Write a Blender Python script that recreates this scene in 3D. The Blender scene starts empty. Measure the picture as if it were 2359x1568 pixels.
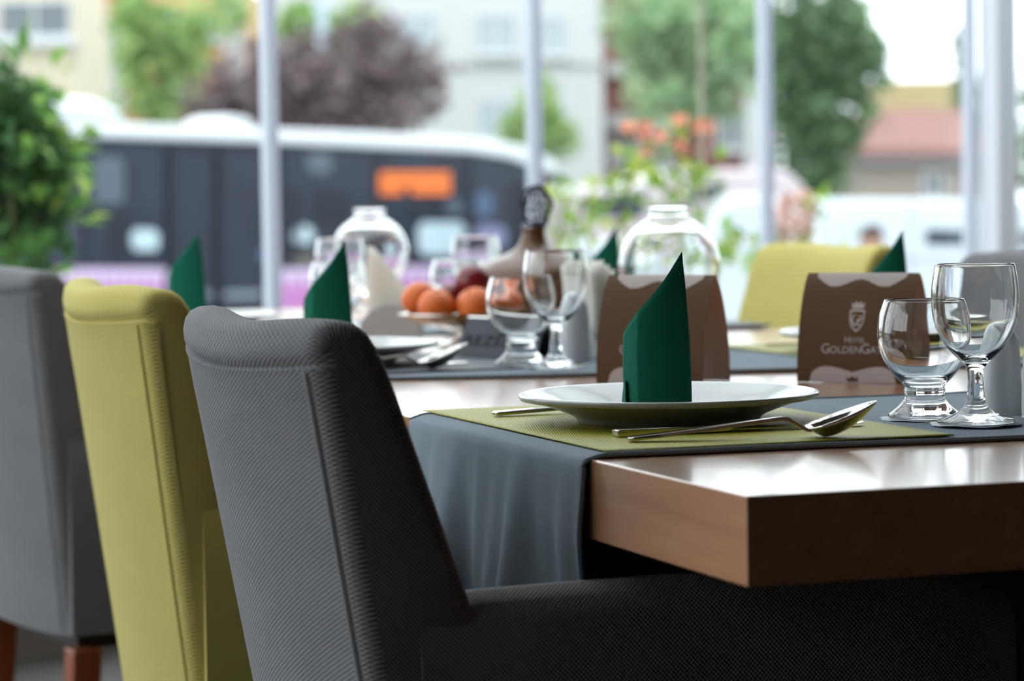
import bpy, bmesh, math, random
from math import pi, sin, cos, radians, sqrt
from mathutils import Vector, Matrix

SC = bpy.context.scene
COL = SC.collection
random.seed(7)

# ------------------------------------------------------------------ camera, world, exposure
IMG_W, IMG_H, F_PX = 2359.0, 1568.0, 6740.0
PITCH, ROLL, YAW = radians(3.0018), radians(-0.8914), radians(19.1168)
CAM = Vector((0, 0, 0.9668))
_f = Vector((0, cos(PITCH), -sin(PITCH)))
_r0 = Vector((1, 0, 0)); _u0 = _r0.cross(_f)
_r = _r0 * cos(ROLL) + _u0 * sin(ROLL)
_u = _u0 * cos(ROLL) - _r0 * sin(ROLL)
cam_d = bpy.data.cameras.new('camera')
cam = bpy.data.objects.new('camera', cam_d); COL.objects.link(cam)
m = Matrix((( _r.x, _u.x, -_f.x, CAM.x), (_r.y, _u.y, -_f.y, CAM.y), (_r.z, _u.z, -_f.z, CAM.z), (0, 0, 0, 1)))
cam.matrix_world = m
cam_d.sensor_fit = 'HORIZONTAL'; cam_d.sensor_width = 36.0
cam_d.lens = F_PX / IMG_W * 36.0
cam_d.clip_start = 0.05; cam_d.clip_end = 500
cam_d.dof.use_dof = True
cam_d.dof.focus_distance = 2.56
cam_d.dof.aperture_fstop = cam_d.lens / 17.0
cam_d.dof.aperture_blades = 0
SC.camera = cam

world = bpy.data.worlds.new('overcast_sky'); SC.world = world
world.use_nodes = True
bg = world.node_tree.nodes['Background']
bg.inputs['Color'].default_value = (0.90, 0.96, 1.0, 1)
bg.inputs['Strength'].default_value = 3.4
SC.view_settings.view_transform = 'Standard'
SC.view_settings.look = 'None'
SC.view_settings.gamma = 1.0
SC.view_settings.use_curve_mapping = False
SC.view_settings.exposure = 0.0

# ------------------------------------------------------------------ pixel -> place
TABLE_Z = 0.75
A = Vector((0.1612, 2.025, 0))
DU = Vector((-sin(YAW), cos(YAW), 0)); DV = Vector((cos(YAW), sin(YAW), 0))
GROUND = -1.15

def ray(x, y): return _f + _r * ((x - 1179.5) / F_PX) + _u * ((784 - y) / F_PX)
def at_z(x, y, z):
    d = ray(x, y); return CAM + d * ((z - CAM.z) / d.z)
def at_d(x, y, Y):
    d = ray(x, y); return CAM + d * (Y / d.y)
def T(u, v, z=TABLE_Z): 
    p = A + DU * u + DV * v; return Vector((p.x, p.y, z))

# ------------------------------------------------------------------ materials
MATS = {}
def S(r, g, b):
    def c(x):
        x /= 255.0
        return x / 12.92 if x <= 0.04045 else ((x + 0.055) / 1.055) ** 2.4
    return (c(r), c(g), c(b), 1)

def mat(name, color, rough=0.5, metal=0.0, spec=0.5, coat=0.0, coat_rough=0.1, var=0.0, scale=20.0, bump=0.0,
        bump_scale=None, sheen=0.0, emit=None, emit_s=0.0, sub=0.0, island=None):
    if name in MATS: return MATS[name]
    mt = bpy.data.materials.new(name); mt.use_nodes = True
    nt = mt.node_tree; b = nt.nodes['Principled BSDF']
    b.inputs['Base Color'].default_value = color
    b.inputs['Roughness'].default_value = rough
    b.inputs['Metallic'].default_value = metal
    b.inputs['Specular IOR Level'].default_value = spec
    b.inputs['Coat Weight'].default_value = coat
    b.inputs['Coat Roughness'].default_value = coat_rough
    b.inputs['Sheen Weight'].default_value = sheen
    if emit:
        b.inputs['Emission Color'].default_value = emit
        b.inputs['Emission Strength'].default_value = emit_s
    if island:
        g = nt.nodes.new('ShaderNodeNewGeometry'); rp = nt.nodes.new('ShaderNodeValToRGB')
        els = rp.color_ramp.elements
        els[0].color = island[0]; els[1].color = island[-1]
        for i, c in enumerate(island[1:-1]):
            e = els.new((i + 1) / (len(island) - 1)); e.color = c
        nt.links.new(g.outputs['Random Per Island'], rp.inputs['Fac'])
        nt.links.new(rp.outputs['Color'], b.inputs['Base Color'])
    elif var > 0 or bump > 0:
        tc = nt.nodes.new('ShaderNodeTexCoord'); nz = nt.nodes.new('ShaderNodeTexNoise')
        nz.inputs['Scale'].default_value = scale; nz.inputs['Detail'].default_value = 4
        nt.links.new(tc.outputs['Object'], nz.inputs['Vector'])
        if var > 0:
            mx = nt.nodes.new('ShaderNodeMix'); mx.data_type = 'RGBA'
            mx.inputs['A'].default_value = [c * (1 - var) for c in color[:3]] + [1]
            mx.inputs['B'].default_value = [min(1, c * (1 + var)) for c in color[:3]] + [1]
            nt.links.new(nz.outputs['Fac'], mx.inputs['Factor'])
            nt.links.new(mx.outputs['Result'], b.inputs['Base Color'])
        if bump > 0:
            bp = nt.nodes.new('ShaderNodeBump'); bp.inputs['Strength'].default_value = bump
            bp.inputs['Distance'].default_value = 0.002
            src = nz
            if bump_scale:
                src = nt.nodes.new('ShaderNodeTexNoise'); src.inputs['Scale'].default_value = bump_scale
                nt.links.new(tc.outputs['Object'], src.inputs['Vector'])
            nt.links.new(src.outputs['Fac'], bp.inputs['Height'])
            nt.links.new(bp.outputs['Normal'], b.inputs['Normal'])
    MATS[name] = mt
    return mt

def weave_mat(name, color, pitch=0.003, rough=0.9, contrast=0.35, depth=0.0008, sheen=0.15, glint=0.0, spec=0.25, aspect=1.0):
    """woven cloth: two crossed thread waves over the UV map (metres)"""
    if name in MATS: return MATS[name]
    mt = bpy.data.materials.new(name); mt.use_nodes = True
    nt = mt.node_tree; b = nt.nodes['Principled BSDF']; N = nt.nodes.new; L = nt.links.new
    b.inputs['Roughness'].default_value = rough; b.inputs['Specular IOR Level'].default_value = spec
    b.inputs['Sheen Weight'].default_value = sheen; b.inputs['Sheen Roughness'].default_value = 0.5
    uv = N('ShaderNodeUVMap'); sep = N('ShaderNodeSeparateXYZ'); L(uv.outputs['UV'], sep.inputs[0])
    def wave(out, per, ph=0.0):
        a = N('ShaderNodeMath'); a.operation = 'MULTIPLY'; a.inputs[1].default_value = 2 * pi / per; L(out, a.inputs[0])
        a2 = N('ShaderNodeMath'); a2.operation = 'ADD'; a2.inputs[1].default_value = ph; L(a.outputs[0], a2.inputs[0])
        s = N('ShaderNodeMath'); s.operation = 'SINE'; L(a2.outputs[0], s.inputs[0]); return s
    sx = wave(sep.outputs['X'], pitch); sy = wave(sep.outputs['Y'], pitch * aspect)
    pr = N('ShaderNodeMath'); pr.operation = 'MULTIPLY'; L(sx.outputs[0], pr.inputs[0]); L(sy.outputs[0], pr.inputs[1])
    hh = N('ShaderNodeMath'); hh.operation = 'MULTIPLY_ADD'; hh.inputs[1].default_value = 0.5; hh.inputs[2].default_value = 0.5
    L(pr.outputs[0], hh.inputs[0])
    nz = N('ShaderNodeTexNoise'); nz.inputs['Scale'].default_value = 14; nz.inputs['Detail'].default_value = 5
    L(uv.outputs['UV'], nz.inputs['Vector'])
    md = N('ShaderNodeMath'); md.operation = 'MULTIPLY_ADD'; md.inputs[1].default_value = 0.5; md.inputs[2].default_value = -0.1
    L(nz.outputs['Fac'], md.inputs[0])
    sm = N('ShaderNodeMath'); sm.operation = 'ADD'; L(hh.outputs[0], sm.inputs[0]); L(md.outputs[0], sm.inputs[1])
    mx = N('ShaderNodeMix'); mx.data_type = 'RGBA'
    mx.inputs['A'].default_value = [c * (1 - contrast) for c in color[:3]] + [1]
    mx.inputs['B'].default_value = [min(1, c * (1 + contrast)) for c in color[:3]] + [1]
    L(sm.outputs[0], mx.inputs['Factor']); L(mx.outputs['Result'], b.inputs['Base Color'])
    bp = N('ShaderNodeBump'); bp.inputs['Strength'].default_value = 0.8; bp.inputs['Distance'].default_value = depth
    L(hh.outputs[0], bp.inputs['Height']); L(bp.outputs['Normal'], b.inputs['Normal'])
    if glint > 0:
        b.inputs['Coat Weight'].default_value = glint; b.inputs['Coat Roughness'].default_value = 0.25
        L(bp.outputs['Normal'], b.inputs['Coat Normal'])
    MATS[name] = mt
    return mt

def wood_mat(name, c0, c1, rough=0.3, coat=0.6, coat_rough=0.16, axis='Y', scale=1.0):
    if name in MATS: return MATS[name]
    mt = bpy.data.materials.new(name); mt.use_nodes = True
    nt = mt.node_tree; b = nt.nodes['Principled BSDF']; N = nt.nodes.new; L = nt.links.new
    tc = N('ShaderNodeTexCoord'); mp = N('ShaderNodeMapping')
    sc = {'X': (1.2, 26, 26), 'Y': (26, 1.2, 26), 'Z': (26, 26, 1.2)}[axis]
    mp.inputs['Scale'].default_value = [s * scale for s in sc]
    L(tc.outputs['Object'], mp.inputs['Vector'])
    nz = N('ShaderNodeTexNoise'); nz.inputs['Scale'].default_value = 2.0; nz.inputs['Detail'].default_value = 8
    nz.inputs['Roughness'].default_value = 0.65; nz.inputs['Distortion'].default_value = 0.4
    L(mp.outputs[0], nz.inputs['Vector'])
    rp = N('ShaderNodeValToRGB'); rp.color_ramp.elements[0].position = 0.3; rp.color_ramp.elements[1].position = 0.72
    rp.color_ramp.elements[0].color = c0; rp.color_ramp.elements[1].color = c1
    L(nz.outputs['Fac'], rp.inputs['Fac']); L(rp.outputs[0], b.inputs['Base Color'])
    b.inputs['Roughness'].default_value = rough
    b.inputs['Coat Weight'].default_value = coat; b.inputs['Coat Roughness'].default_value = coat_rough
    bp = N('ShaderNodeBump'); bp.inputs['Strength'].default_value = 0.12; bp.inputs['Distance'].default_value = 0.0004
    L(nz.outputs['Fac'], bp.inputs['Height']); L(bp.outputs['Normal'], b.inputs['Normal']); L(bp.outputs['Normal'], b.inputs['Coat Normal'])
    MATS[name] = mt
    return mt

def glass_mat(name, color=(1, 1, 1, 1), ior=1.5, rough=0.0):
    if name in MATS: return MATS[name]
    mt = bpy.data.materials.new(name); mt.use_nodes = True
    nt = mt.node_tree; b = nt.nodes['Principled BSDF']
    b.inputs['Base Color'].default_value = color; b.inputs['Roughness'].default_value = rough
    b.inputs['Transmission Weight'].default_value = 1.0; b.inputs['IOR'].default_value = ior
    MATS[name] = mt
    return mt

def pane_mat(name, tint=(0.97, 0.99, 0.99, 1), dark=None):
    """flat window glass: clear with a Fresnel reflection"""
    if name in MATS: return MATS[name]
    mt = bpy.data.materials.new(name); mt.use_nodes = True
    nt = mt.node_tree; nt.nodes.clear(); N = nt.nodes.new; L = nt.links.new
    out = N('ShaderNodeOutputMaterial'); mx = N('ShaderNodeMixShader'); fr = N('ShaderNodeLayerWeight'); fr.inputs['Blend'].default_value = 0.5
    tr = N('ShaderNodeBsdfTransparent'); tr.inputs['Color'].default_value = tint
    gl = N('ShaderNodeBsdfGlossy'); gl.inputs['Roughness'].default_value = 0.02
    pw = N('ShaderNodeMath'); pw.operation = 'POWER'; pw.inputs[1].default_value = 5.0
    ma = N('ShaderNodeMath'); ma.operation = 'MULTIPLY_ADD'; ma.inputs[1].default_value = 0.90; ma.inputs[2].default_value = 0.04
    L(fr.outputs['Facing'], pw.inputs[0]); L(pw.outputs[0], ma.inputs[0])
    L(ma.outputs[0], mx.inputs[0]); L(tr.outputs[0], mx.inputs[1]); L(gl.outputs[0], mx.inputs[2]); L(mx.outputs[0], out.inputs[0])
    MATS[name] = mt
    return mt

# ------------------------------------------------------------------ mesh helpers
def tag(o, label=None, cat=None, group=None, kind=None):
    if label: o['label'] = label
    if cat: o['category'] = cat
    if group: o['group'] = group
    if kind: o['kind'] = kind
    return o

def empty(name, loc=(0, 0, 0), rz=0.0, **kw):
    o = bpy.data.objects.new(name, None); COL.objects.link(o)
    o.location = loc; o.rotation_euler = (0, 0, rz); o.empty_display_size = 0.05
    return tag(o, **kw)

def link(name, me, mt=None, parent=None, world=False):
    o = bpy.data.objects.new(name, me); COL.objects.link(o)
    if mt is not None and not me.materials: me.materials.append(mt)
    if parent is not None:
        o.parent = parent
        if world: o.matrix_parent_inverse = Matrix.Translation(-parent.location)
    return o

class MB:
    def __init__(s): s.v = []; s.f = []; s.uv = []
    def add(s, vs, fs, uvs=None):
        n = len(s.v); s.v += [tuple(p) for p in vs]
        for k, f in enumerate(fs):
            s.f.append(tuple(i + n for i in f))
            s.uv.append(uvs[k] if uvs else [(0.0, 0.0)] * len(f))
        return s
    def box(s, x0, x1, y0, y1, z0, z1, M=None):
        vs = [Vector(p) for p in ((x0, y0, z0), (x1, y0, z0), (x1, y1, z0), (x0, y1, z0), (x0, y0, z1), (x1, y0, z1), (x1, y1, z1), (x0, y1, z1))]
        if M is not None: vs = [M @ p for p in vs]
        return s.add(vs, [(0, 3, 2, 1), (4, 5, 6, 7), (0, 1, 5, 4), (1, 2, 6, 5), (2, 3, 7, 6), (3, 0, 4, 7)])
    def lathe(s, prof, n=48, M=None, sx=1.0, sy=1.0):
        vs = []
        for r, z in prof:
            for k in range(n):
                a = 2 * pi * k / n
                p = Vector((r * cos(a) * sx, r * sin(a) * sy, z)); vs.append(M @ p if M is not None else p)
        fs = []
        for i in range(len(prof) - 1):
            for k in range(n):
                k2 = (k + 1) % n
                fs.append((i * n + k, i * n + k2, (i + 1) * n + k2, (i + 1) * n + k))
        return s.add(vs, fs)
    def grid(s, fn, nu, nv, closed_u=False, uvfn=None):
        vs = []; 
        for j in range(nv + 1):
            for i in range(nu + (0 if closed_u else 1)):
                vs.append(fn(i / nu, j / nv))
        w = nu if closed_u else nu + 1
        fs = []; uvs = []
        for j in range(nv):
            for i in range(nu):
                i2 = (i + 1) % w
                fs.append((j * w + i, j * w + i2, (j + 1) * w + i2, (j + 1) * w + i))
                if uvfn: uvs.append([uvfn(i / nu, j / nv), uvfn((i + 1) / nu, j / nv), uvfn((i + 1) / nu, (j + 1) / nv), uvfn(i / nu, (j + 1) / nv)])
        return s.add(vs, fs, uvs if uvfn else None)
    def tube(s, pts, r, n=8, cap=True):
        pts = [Vector(p) for p in pts]; rs = r if isinstance(r, (list, tuple)) else [r] * len(pts)
        vs = []; up = Vector((0, 0, 1))
        for i, p in enumerate(pts):
            t = (pts[min(i + 1, len(pts) - 1)] - pts[max(i - 1, 0)]).normalized()
            a = t.cross(up if abs(t.z) < 0.95 else Vector((1, 0, 0))).normalized(); b = t.cross(a)
            for k in range(n):
                q = 2 * pi * k / n; vs.append(p + (a * cos(q) + b * sin(q)) * rs[i])
        fs = [(i * n + k, i * n + (k + 1) % n, (i + 1) * n + (k + 1) % n, (i + 1) * n + k) for i in range(len(pts) - 1) for k in range(n)]
        acc = [0.0]
        for a_, b_ in zip(pts, pts[1:]): acc.append(acc[-1] + (b_ - a_).length)
        uvs = [[(rs[i] * 6.28 * k / n, acc[i]), (rs[i] * 6.28 * (k + 1) / n, acc[i]), (rs[i] * 6.28 * (k + 1) / n, acc[i + 1]), (rs[i] * 6.28 * k / n, acc[i + 1])] for i in range(len(pts) - 1) for k in range(n)]
        if cap:
            fs += [tuple(range(n))[::-1], tuple((len(pts) - 1) * n + k for k in range(n))]; uvs += [[(0.0, 0.0)] * n] * 2
        return s.add(vs, fs, uvs)
    def extrude(s, poly, d):
        """poly: list of 3-D points (one plane), d: extrusion vector"""
        n = len(poly); a = [Vector(p) for p in poly]; b = [p + d for p in a]
        fs = [tuple(range(n)), tuple(range(2 * n - 1, n - 1, -1))] + [(i, i + n, (i + 1) % n + n, (i + 1) % n) for i in range(n)]
        return s.add(a + b, fs)
    def sphere(s, c, r, nu=16, nv=10, sc=(1, 1, 1)):
        c = Vector(c)
        return s.grid(lambda a, b: c + Vector((r * sc[0] * cos(2 * pi * a) * sin(pi * b), r * sc[1] * sin(2 * pi * a) * sin(pi * b), -r * sc[2] * cos(pi * b))), nu, nv, True)
    def mesh(s, name, smooth=True, angle=40, fix=True):
        me = bpy.data.meshes.new(name); me.from_pydata(s.v, [], s.f)
        ul = me.uv_layers.new(name='UVMap')
        k = 0
        for q in s.uv:
            for c in q: ul.data[k].uv = c; k += 1
        if fix:
            bm = bmesh.new(); bm.from_mesh(me)
            bmesh.ops.remove_doubles(bm, verts=bm.verts, dist=1e-6)
            bmesh.ops.recalc_face_normals(bm, faces=bm.faces); bm.to_mesh(me); bm.free()
        if smooth:
            me.shade_smooth()
            me.set_sharp_from_angle(angle=radians(angle))
        me.update()
        return me
    def build(s, name, mt, parent=None, world=False, smooth=True, angle=40, bevel=0, seg=2, solid=0, solid_off=0.0, subsurf=0, fix=True):
        o = link(name, s.mesh(name, smooth, angle, fix), mt, parent, world)
        if solid:
            md = o.modifiers.new('thickness', 'SOLIDIFY'); md.thickness = solid; md.offset = solid_off
        if subsurf:
            md = o.modifiers.new('smooth', 'SUBSURF'); md.levels = subsurf; md.render_levels = subsurf
        if bevel:
            md = o.modifiers.new('edge', 'BEVEL'); md.width = bevel; md.segments = seg; md.limit_method = 'ANGLE'; md.angle_limit = radians(35)
        return o

def copy_tree(o, parent=None, **kw):
    c = o.copy(); COL.objects.link(c); c.parent = parent
    if parent is not None: c.matrix_parent_inverse = o.matrix_parent_inverse.copy()
    for ch in list(o.children): copy_tree(ch, c)
    return tag(c, **kw) if kw else c

def lerp(a, b, t): return a + (b - a) * t
def interp(tab, x):
    if x <= tab[0][0]: return tab[0][1]
    for (x0, y0), (x1, y1) in zip(tab, tab[1:]):
        if x <= x1: return y0 + (y1 - y0) * (x - x0) / (x1 - x0)
    return tab[-1][1]
def smoothpoly(pts, n=6):
    """Catmull-Rom resample of an open polyline"""
    P = [Vector(p) for p in pts]; P = [P[0] * 2 - P[1]] + P + [P[-1] * 2 - P[-2]]; out = []
    for i in range(1, len(P) - 2):
        for k in range(n):
            t = k / n
            out.append(0.5 * ((2 * P[i]) + (P[i + 1] - P[i - 1]) * t + (2 * P[i - 1] - 5 * P[i] + 4 * P[i + 1] - P[i + 2]) * t * t + (3 * P[i] - P[i - 1] - 3 * P[i + 1] + P[i + 2]) * t ** 3))
    out.append(P[-2]); return out

# ------------------------------------------------------------------ material palette
GREY_CLOTH = weave_mat('grey_basketweave', S(106, 104, 105), pitch=0.0038, contrast=0.55, depth=0.0014, sheen=0.10)
OLIVE_CLOTH = weave_mat('olive_basketweave', S(178, 165, 92), pitch=0.0042, contrast=0.18, depth=0.0008, sheen=0.05)
RUNNER_CLOTH = weave_mat('slate_linen', S(122, 132, 140), pitch=0.0016, contrast=0.25, depth=0.0004, sheen=0.05)
MAT_CLOTH = weave_mat('olive_vinyl_weave', S(148, 140, 36), pitch=0.0024, contrast=0.42, depth=0.0008, sheen=0.0, glint=0.12, rough=0.55, spec=0.25, aspect=3.4)
DARK_MAT = weave_mat('charcoal_vinyl_weave', S(74, 76, 80), pitch=0.0026, contrast=0.3, depth=0.0006, sheen=0.0, glint=0.12, rough=0.55, spec=0.3)
TABLE_WOOD = wood_mat('beech_veneer', S(172, 118, 82), S(196, 144, 106), rough=0.28, coat=1.0, coat_rough=0.14, axis='Y')
LEG_WOOD = wood_mat('stained_leg_wood', S(120, 58, 26), S(150, 78, 38), rough=0.4, coat=0.3, axis='Z')
DARK_WOOD = wood_mat('dark_base_wood', S(40, 28, 22), S(58, 40, 30), rough=0.5, coat=0.1, axis='Z')
CHINA = mat('white_china', S(170, 168, 164), rough=0.22, coat=0.25, coat_rough=0.08, var=0.01, scale=8)
CERAMIC = mat('matt_white_ceramic', S(208, 210, 213), rough=0.35, coat=0.1, var=0.02, scale=30)
STEEL = mat('polished_steel', S(190, 186, 180), rough=0.12, metal=1.0, var=0.02, scale=200)
GREEN_PAPER = mat('dark_green_napkin', S(14, 96, 76), rough=0.85, var=0.10, scale=60, bump=0.25, bump_scale=900, spec=0.2)
WHITE_PAPER = mat('white_napkin_tissue', S(238, 235, 230), rough=0.9, var=0.02, scale=40, bump=0.2, bump_scale=500, spec=0.2)
_nt = WHITE_PAPER.node_tree; _t = _nt.nodes.new('ShaderNodeBsdfTranslucent'); _t.inputs['Color'].default_value = S(242, 240, 234)
_m = _nt.nodes.new('ShaderNodeMixShader'); _m.inputs[0].default_value = 0.6
_nt.links.new(_nt.nodes['Principled BSDF'].outputs[0], _m.inputs[1]); _nt.links.new(_t.outputs[0], _m.inputs[2])
_nt.links.new(_m.outputs[0], [n for n in _nt.nodes if n.type == 'OUTPUT_MATERIAL'][0].inputs[0])
GLASSWARE = glass_mat('clear_glassware', (0.985, 0.995, 0.995, 1), 1.5)
PANE = pane_mat('window_glass')
ALU = mat('pale_aluminium', S(214, 218, 232), rough=0.35, var=0.02, scale=6, spec=0.5)
COLUMN_WHITE = mat('white_painted_post', S(224, 226, 232), rough=0.5, var=0.02, scale=4)

# ------------------------------------------------------------------ the room
WD = Vector((0.784, 0.6208, 0)).normalized(); WN = Vector((-WD.y, WD.x, 0))
W0 = Vector((-0.532, 6.5, 0)); WS = 0.753
def WP(i, off=0.0, z=0.0): return W0 + WD * (WS * i) + WN * off + Vector((0, 0, z))
def wall_y(x): return W0.y + (x - W0.x) * WD.y / WD.x
XL, XR, YB, ZC = -2.8, 4.2, -4.0, 2.9
def struct(o): o['kind'] = 'structure'; return o
FLOOR_M = mat('dark_floor_laminate', S(42, 38, 33), rough=0.6, spec=0.25, var=0.25, scale=5)
CEIL_M = mat('ceiling_plaster', S(150, 146, 140), rough=0.9, var=0.03, scale=3)
WALL_M = mat('brown_wall_plaster', S(84, 74, 66), rough=0.85, var=0.06, scale=3)
STONE_M = mat('terrace_concrete', S(150, 148, 144), rough=0.9, var=0.1, scale=4)
poly = [(XL, YB, 0), (XR, YB, 0), (XR, wall_y(XR), 0), (XL, wall_y(XL), 0)]
struct(MB().extrude(poly, Vector((0, 0, -0.2))).build('floor', FLOOR_M, smooth=False))
ROOF_D = 2.9 / WD.x           # unseen roof glazing added along the window wall for sky light; solid elsewhere
struct(MB().extrude([(XL, YB, ZC), (XR, YB, ZC), (XR, wall_y(XR) - ROOF_D, ZC), (XL, wall_y(XL) - ROOF_D, ZC)], Vector((0, 0, 0.15))).build('ceiling', CEIL_M, smooth=False))
struct(MB().box(XL, XR, YB - 0.15, YB, 0, ZC).build('wall_back', WALL_M, smooth=False))
struct(MB().box(XL - 0.15, XL, YB, wall_y(XL), 2.68, ZC).build('wall_left', WALL_M, smooth=False))
struct(MB().box(XL - 0.10, XL, YB, wall_y(XL), 0, 0.10).build('baseboard_left', WALL_M, smooth=False))
struct(MB().box(XR, XR + 0.15, YB, wall_y(XR), 0, ZC).build('wall_right', mat('pale_wall_plaster', S(96, 90, 84), rough=0.9, var=0.03, scale=3), smooth=False))
struct(MB().box(XL - 0.15, XL, YB, 0.0, 0, 2.68).build('wall_left_back', WALL_M, smooth=False))
I0, I1 = -3, 7
def wall_strip(name, a, b, off0, off1, z0, z1, mt):
    pa, pb = WP(a, off0), WP(b, off0)
    pts = [pa + Vector((0, 0, z0)), pb + Vector((0, 0, z0)), pb + Vector((0, 0, z1)), pa + Vector((0, 0, z1))]
    return struct(MB().extrude(pts, WN * (off1 - off0)).build(name, mt, smooth=False))
wall_strip('baseboard_window', I0, I1, -0.05, 0.08, 0.0, 0.10, WALL_M)
wall_strip('trim_1', I0, I1, -0.05, 0.08, 2.68, ZC, COLUMN_WHITE)
iL = (XL - W0.x) / (WD.x * WS); iR = (XR - W0.x) / (WD.x * WS)
wall_strip('wall_window_left', iL, I0, -0.05, 0.10, 0, ZC, WALL_M)
wall_strip('wall_window_right', I1, iR, -0.05, 0.10, 0, ZC, WALL_M)
struct(MB().extrude([WP(iL, 0.08, -0.02), WP(iR, 0.08, -0.02), WP(iR, 1.9, -0.02), WP(iL, 1.9, -0.02)], Vector((0, 0, GROUND + 0.02))).build('terrace_slab', STONE_M, smooth=False))
# glazed panels: one window each, its profile frame and its pane
Mw = Matrix((( WD.x, WN.x, 0, 0), (WD.y, WN.y, 0, 0), (0, 0, 1, 0), (0, 0, 0, 1)))
for n, i in enumerate(range(I0, I1)):
    hw = 0.0115
    b = MB().box(0, hw, -0.013, 0.013, 0.10, 2.68).box(WS - hw, WS, -0.013, 0.013, 0.10, 2.68)
    b.box(hw, WS - hw, -0.012, 0.012, 0.10, 0.16).box(hw, WS - hw, -0.012, 0.012, 2.62, 2.68)
    b.box(hw - 0.004, hw + 0.003, -0.018, -0.013, 0.16, 2.62)
    o = b.build('window_%d' % (n + 1), ALU, smooth=False)
    o.matrix_world = Matrix.Translation(WP(i)) @ Mw
    struct(o)
    MB().box(hw, WS - hw, -0.004, 0.004, 0.16, 2.62).build('pane', PANE, o, smooth=False)
wn = 20  # side glazing out of view, added to light the left-facing surfaces
for (xa, xb, ya, yb, NL) in ((XL - 0.05, XL, 0.0, wall_y(XL), 6),):
    ws = (yb - ya) / NL
    for n in range(NL):
        y0 = ya + n * ws; hw = 0.0205
        b = MB().box(xa, xb, y0, y0 + hw, 0.10, 2.68).box(xa, xb, y0 + ws - hw, y0 + ws, 0.10, 2.68)
        b.box(xa, xb, y0 + hw, y0 + ws - hw, 0.10, 0.16).box(xa, xb, y0 + hw, y0 + ws - hw, 2.62, 2.68)
        o = struct(b.build('window_%d' % wn, ALU, smooth=False)); wn += 1
        MB().box((xa + xb) / 2 - 0.004, (xa + xb) / 2 + 0.004, y0 + hw, y0 + ws - hw, 0.16, 2.62).build('pane', PANE, o, smooth=False)  # pane of the added side glazing, out of view
NR = 8  # panels of the added roof glazing, out of view, brightening the room
for n in range(NR):
    xa, xb = lerp(XL, XR, n / NR), lerp(XL, XR, (n + 1) / NR); zr = ZC + 0.04
    P4 = lambda x0, x1, o0, o1, z: [Vector((x0, wall_y(x0) - ROOF_D + o0, z)), Vector((x1, wall_y(x1) - ROOF_D + o0, z)), Vector((x1, wall_y(x1) - o1, z)), Vector((x0, wall_y(x0) - o1, z))]
    b = MB().extrude(P4(xa, xa + 0.02, 0, -0.08, ZC), Vector((0, 0, 0.08))).extrude(P4(xb - 0.02, xb, 0, -0.08, ZC), Vector((0, 0, 0.08)))
    b.extrude(P4(xa + 0.02, xb - 0.02, 0, ROOF_D - 0.06, ZC), Vector((0, 0, 0.08))).extrude(P4(xa + 0.02, xb - 0.02, ROOF_D - 0.06, -0.08, ZC), Vector((0, 0, 0.08)))
    o = struct(b.build('window_%d' % (n + 40), ALU, smooth=False))
    MB().extrude(P4(xa + 0.02, xb - 0.02, 0.06, 0.06, zr), Vector((0, 0, 0.008))).build('pane', PANE, o, smooth=False)  # pane of the added roof glazing, out of view
# square post in the window wall
post = MB().box(0.004, 0.084, -0.090, -0.022, 0, ZC).build('trim_2', COLUMN_WHITE, smooth=False, bevel=0.003)
post.matrix_world = Matrix.Translation(WP(3) + WD * 0.012) @ Mw
struct(post)

# ------------------------------------------------------------------ the long dining table
TAB_L, TAB_W, TAB_T = 3.35, 1.0, 0.0643
table = empty('dining_table', T(0, 0, 0), YAW, label='long beech-topped dining table with thick square edge', cat='table')
MB().box(0, TAB_W, 0, TAB_L, TABLE_Z - TAB_T, TABLE_Z).build('tabletop', TABLE_WOOD, table, smooth=False, bevel=0.0012)
for uu in (0.62, TAB_L - 0.62):
    lg = MB().box(0.42, 0.58, uu - 0.09, uu + 0.09, 0.04, TABLE_Z - TAB_T).build('pedestal', DARK_WOOD, table, smooth=False, bevel=0.004)
    MB().box(0.25, 0.75, uu - 0.16, uu + 0.16, 0.0, 0.04).build('foot', DARK_WOOD, lg, smooth=False, bevel=0.004)

# ------------------------------------------------------------------ armchairs
CH_W = 0.44; SAG = 0.030; LEAN = 0.125
def chair_profile():
    """closed outline of the back in the y/z plane: outer face up, rolled top, inner face down"""
    yo = lambda z: -LEAN * max(0, z - 0.36)
    out = []
    for z in (0.36, 0.44, 0.52, 0.60, 0.68, 0.75, 0.80, 0.828): out.append((yo(z), z))
    out += [(yo(0.833) - 0.001, 0.833), (yo(0.836) + 0.0045, 0.836)]                    # seam
    b = yo(0.842)
    out += [(b - 0.0005, 0.842), (b - 0.0012, 0.850), (b + 0.001, 0.858), (b + 0.006, 0.8645), (b + 0.014, 0.868), (b + 0.026, 0.8685), (b + 0.036, 0.866), (b + 0.045, 0.859), (b + 0.051, 0.849)]
    t = lambda z: 0.058 + (0.83 - z) * 0.19
    for z in (0.835, 0.81, 0.78, 0.74, 0.70, 0.66, 0.60, 0.52, 0.44, 0.36): out.append((yo(z) + t(z), z))
    return out

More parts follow.
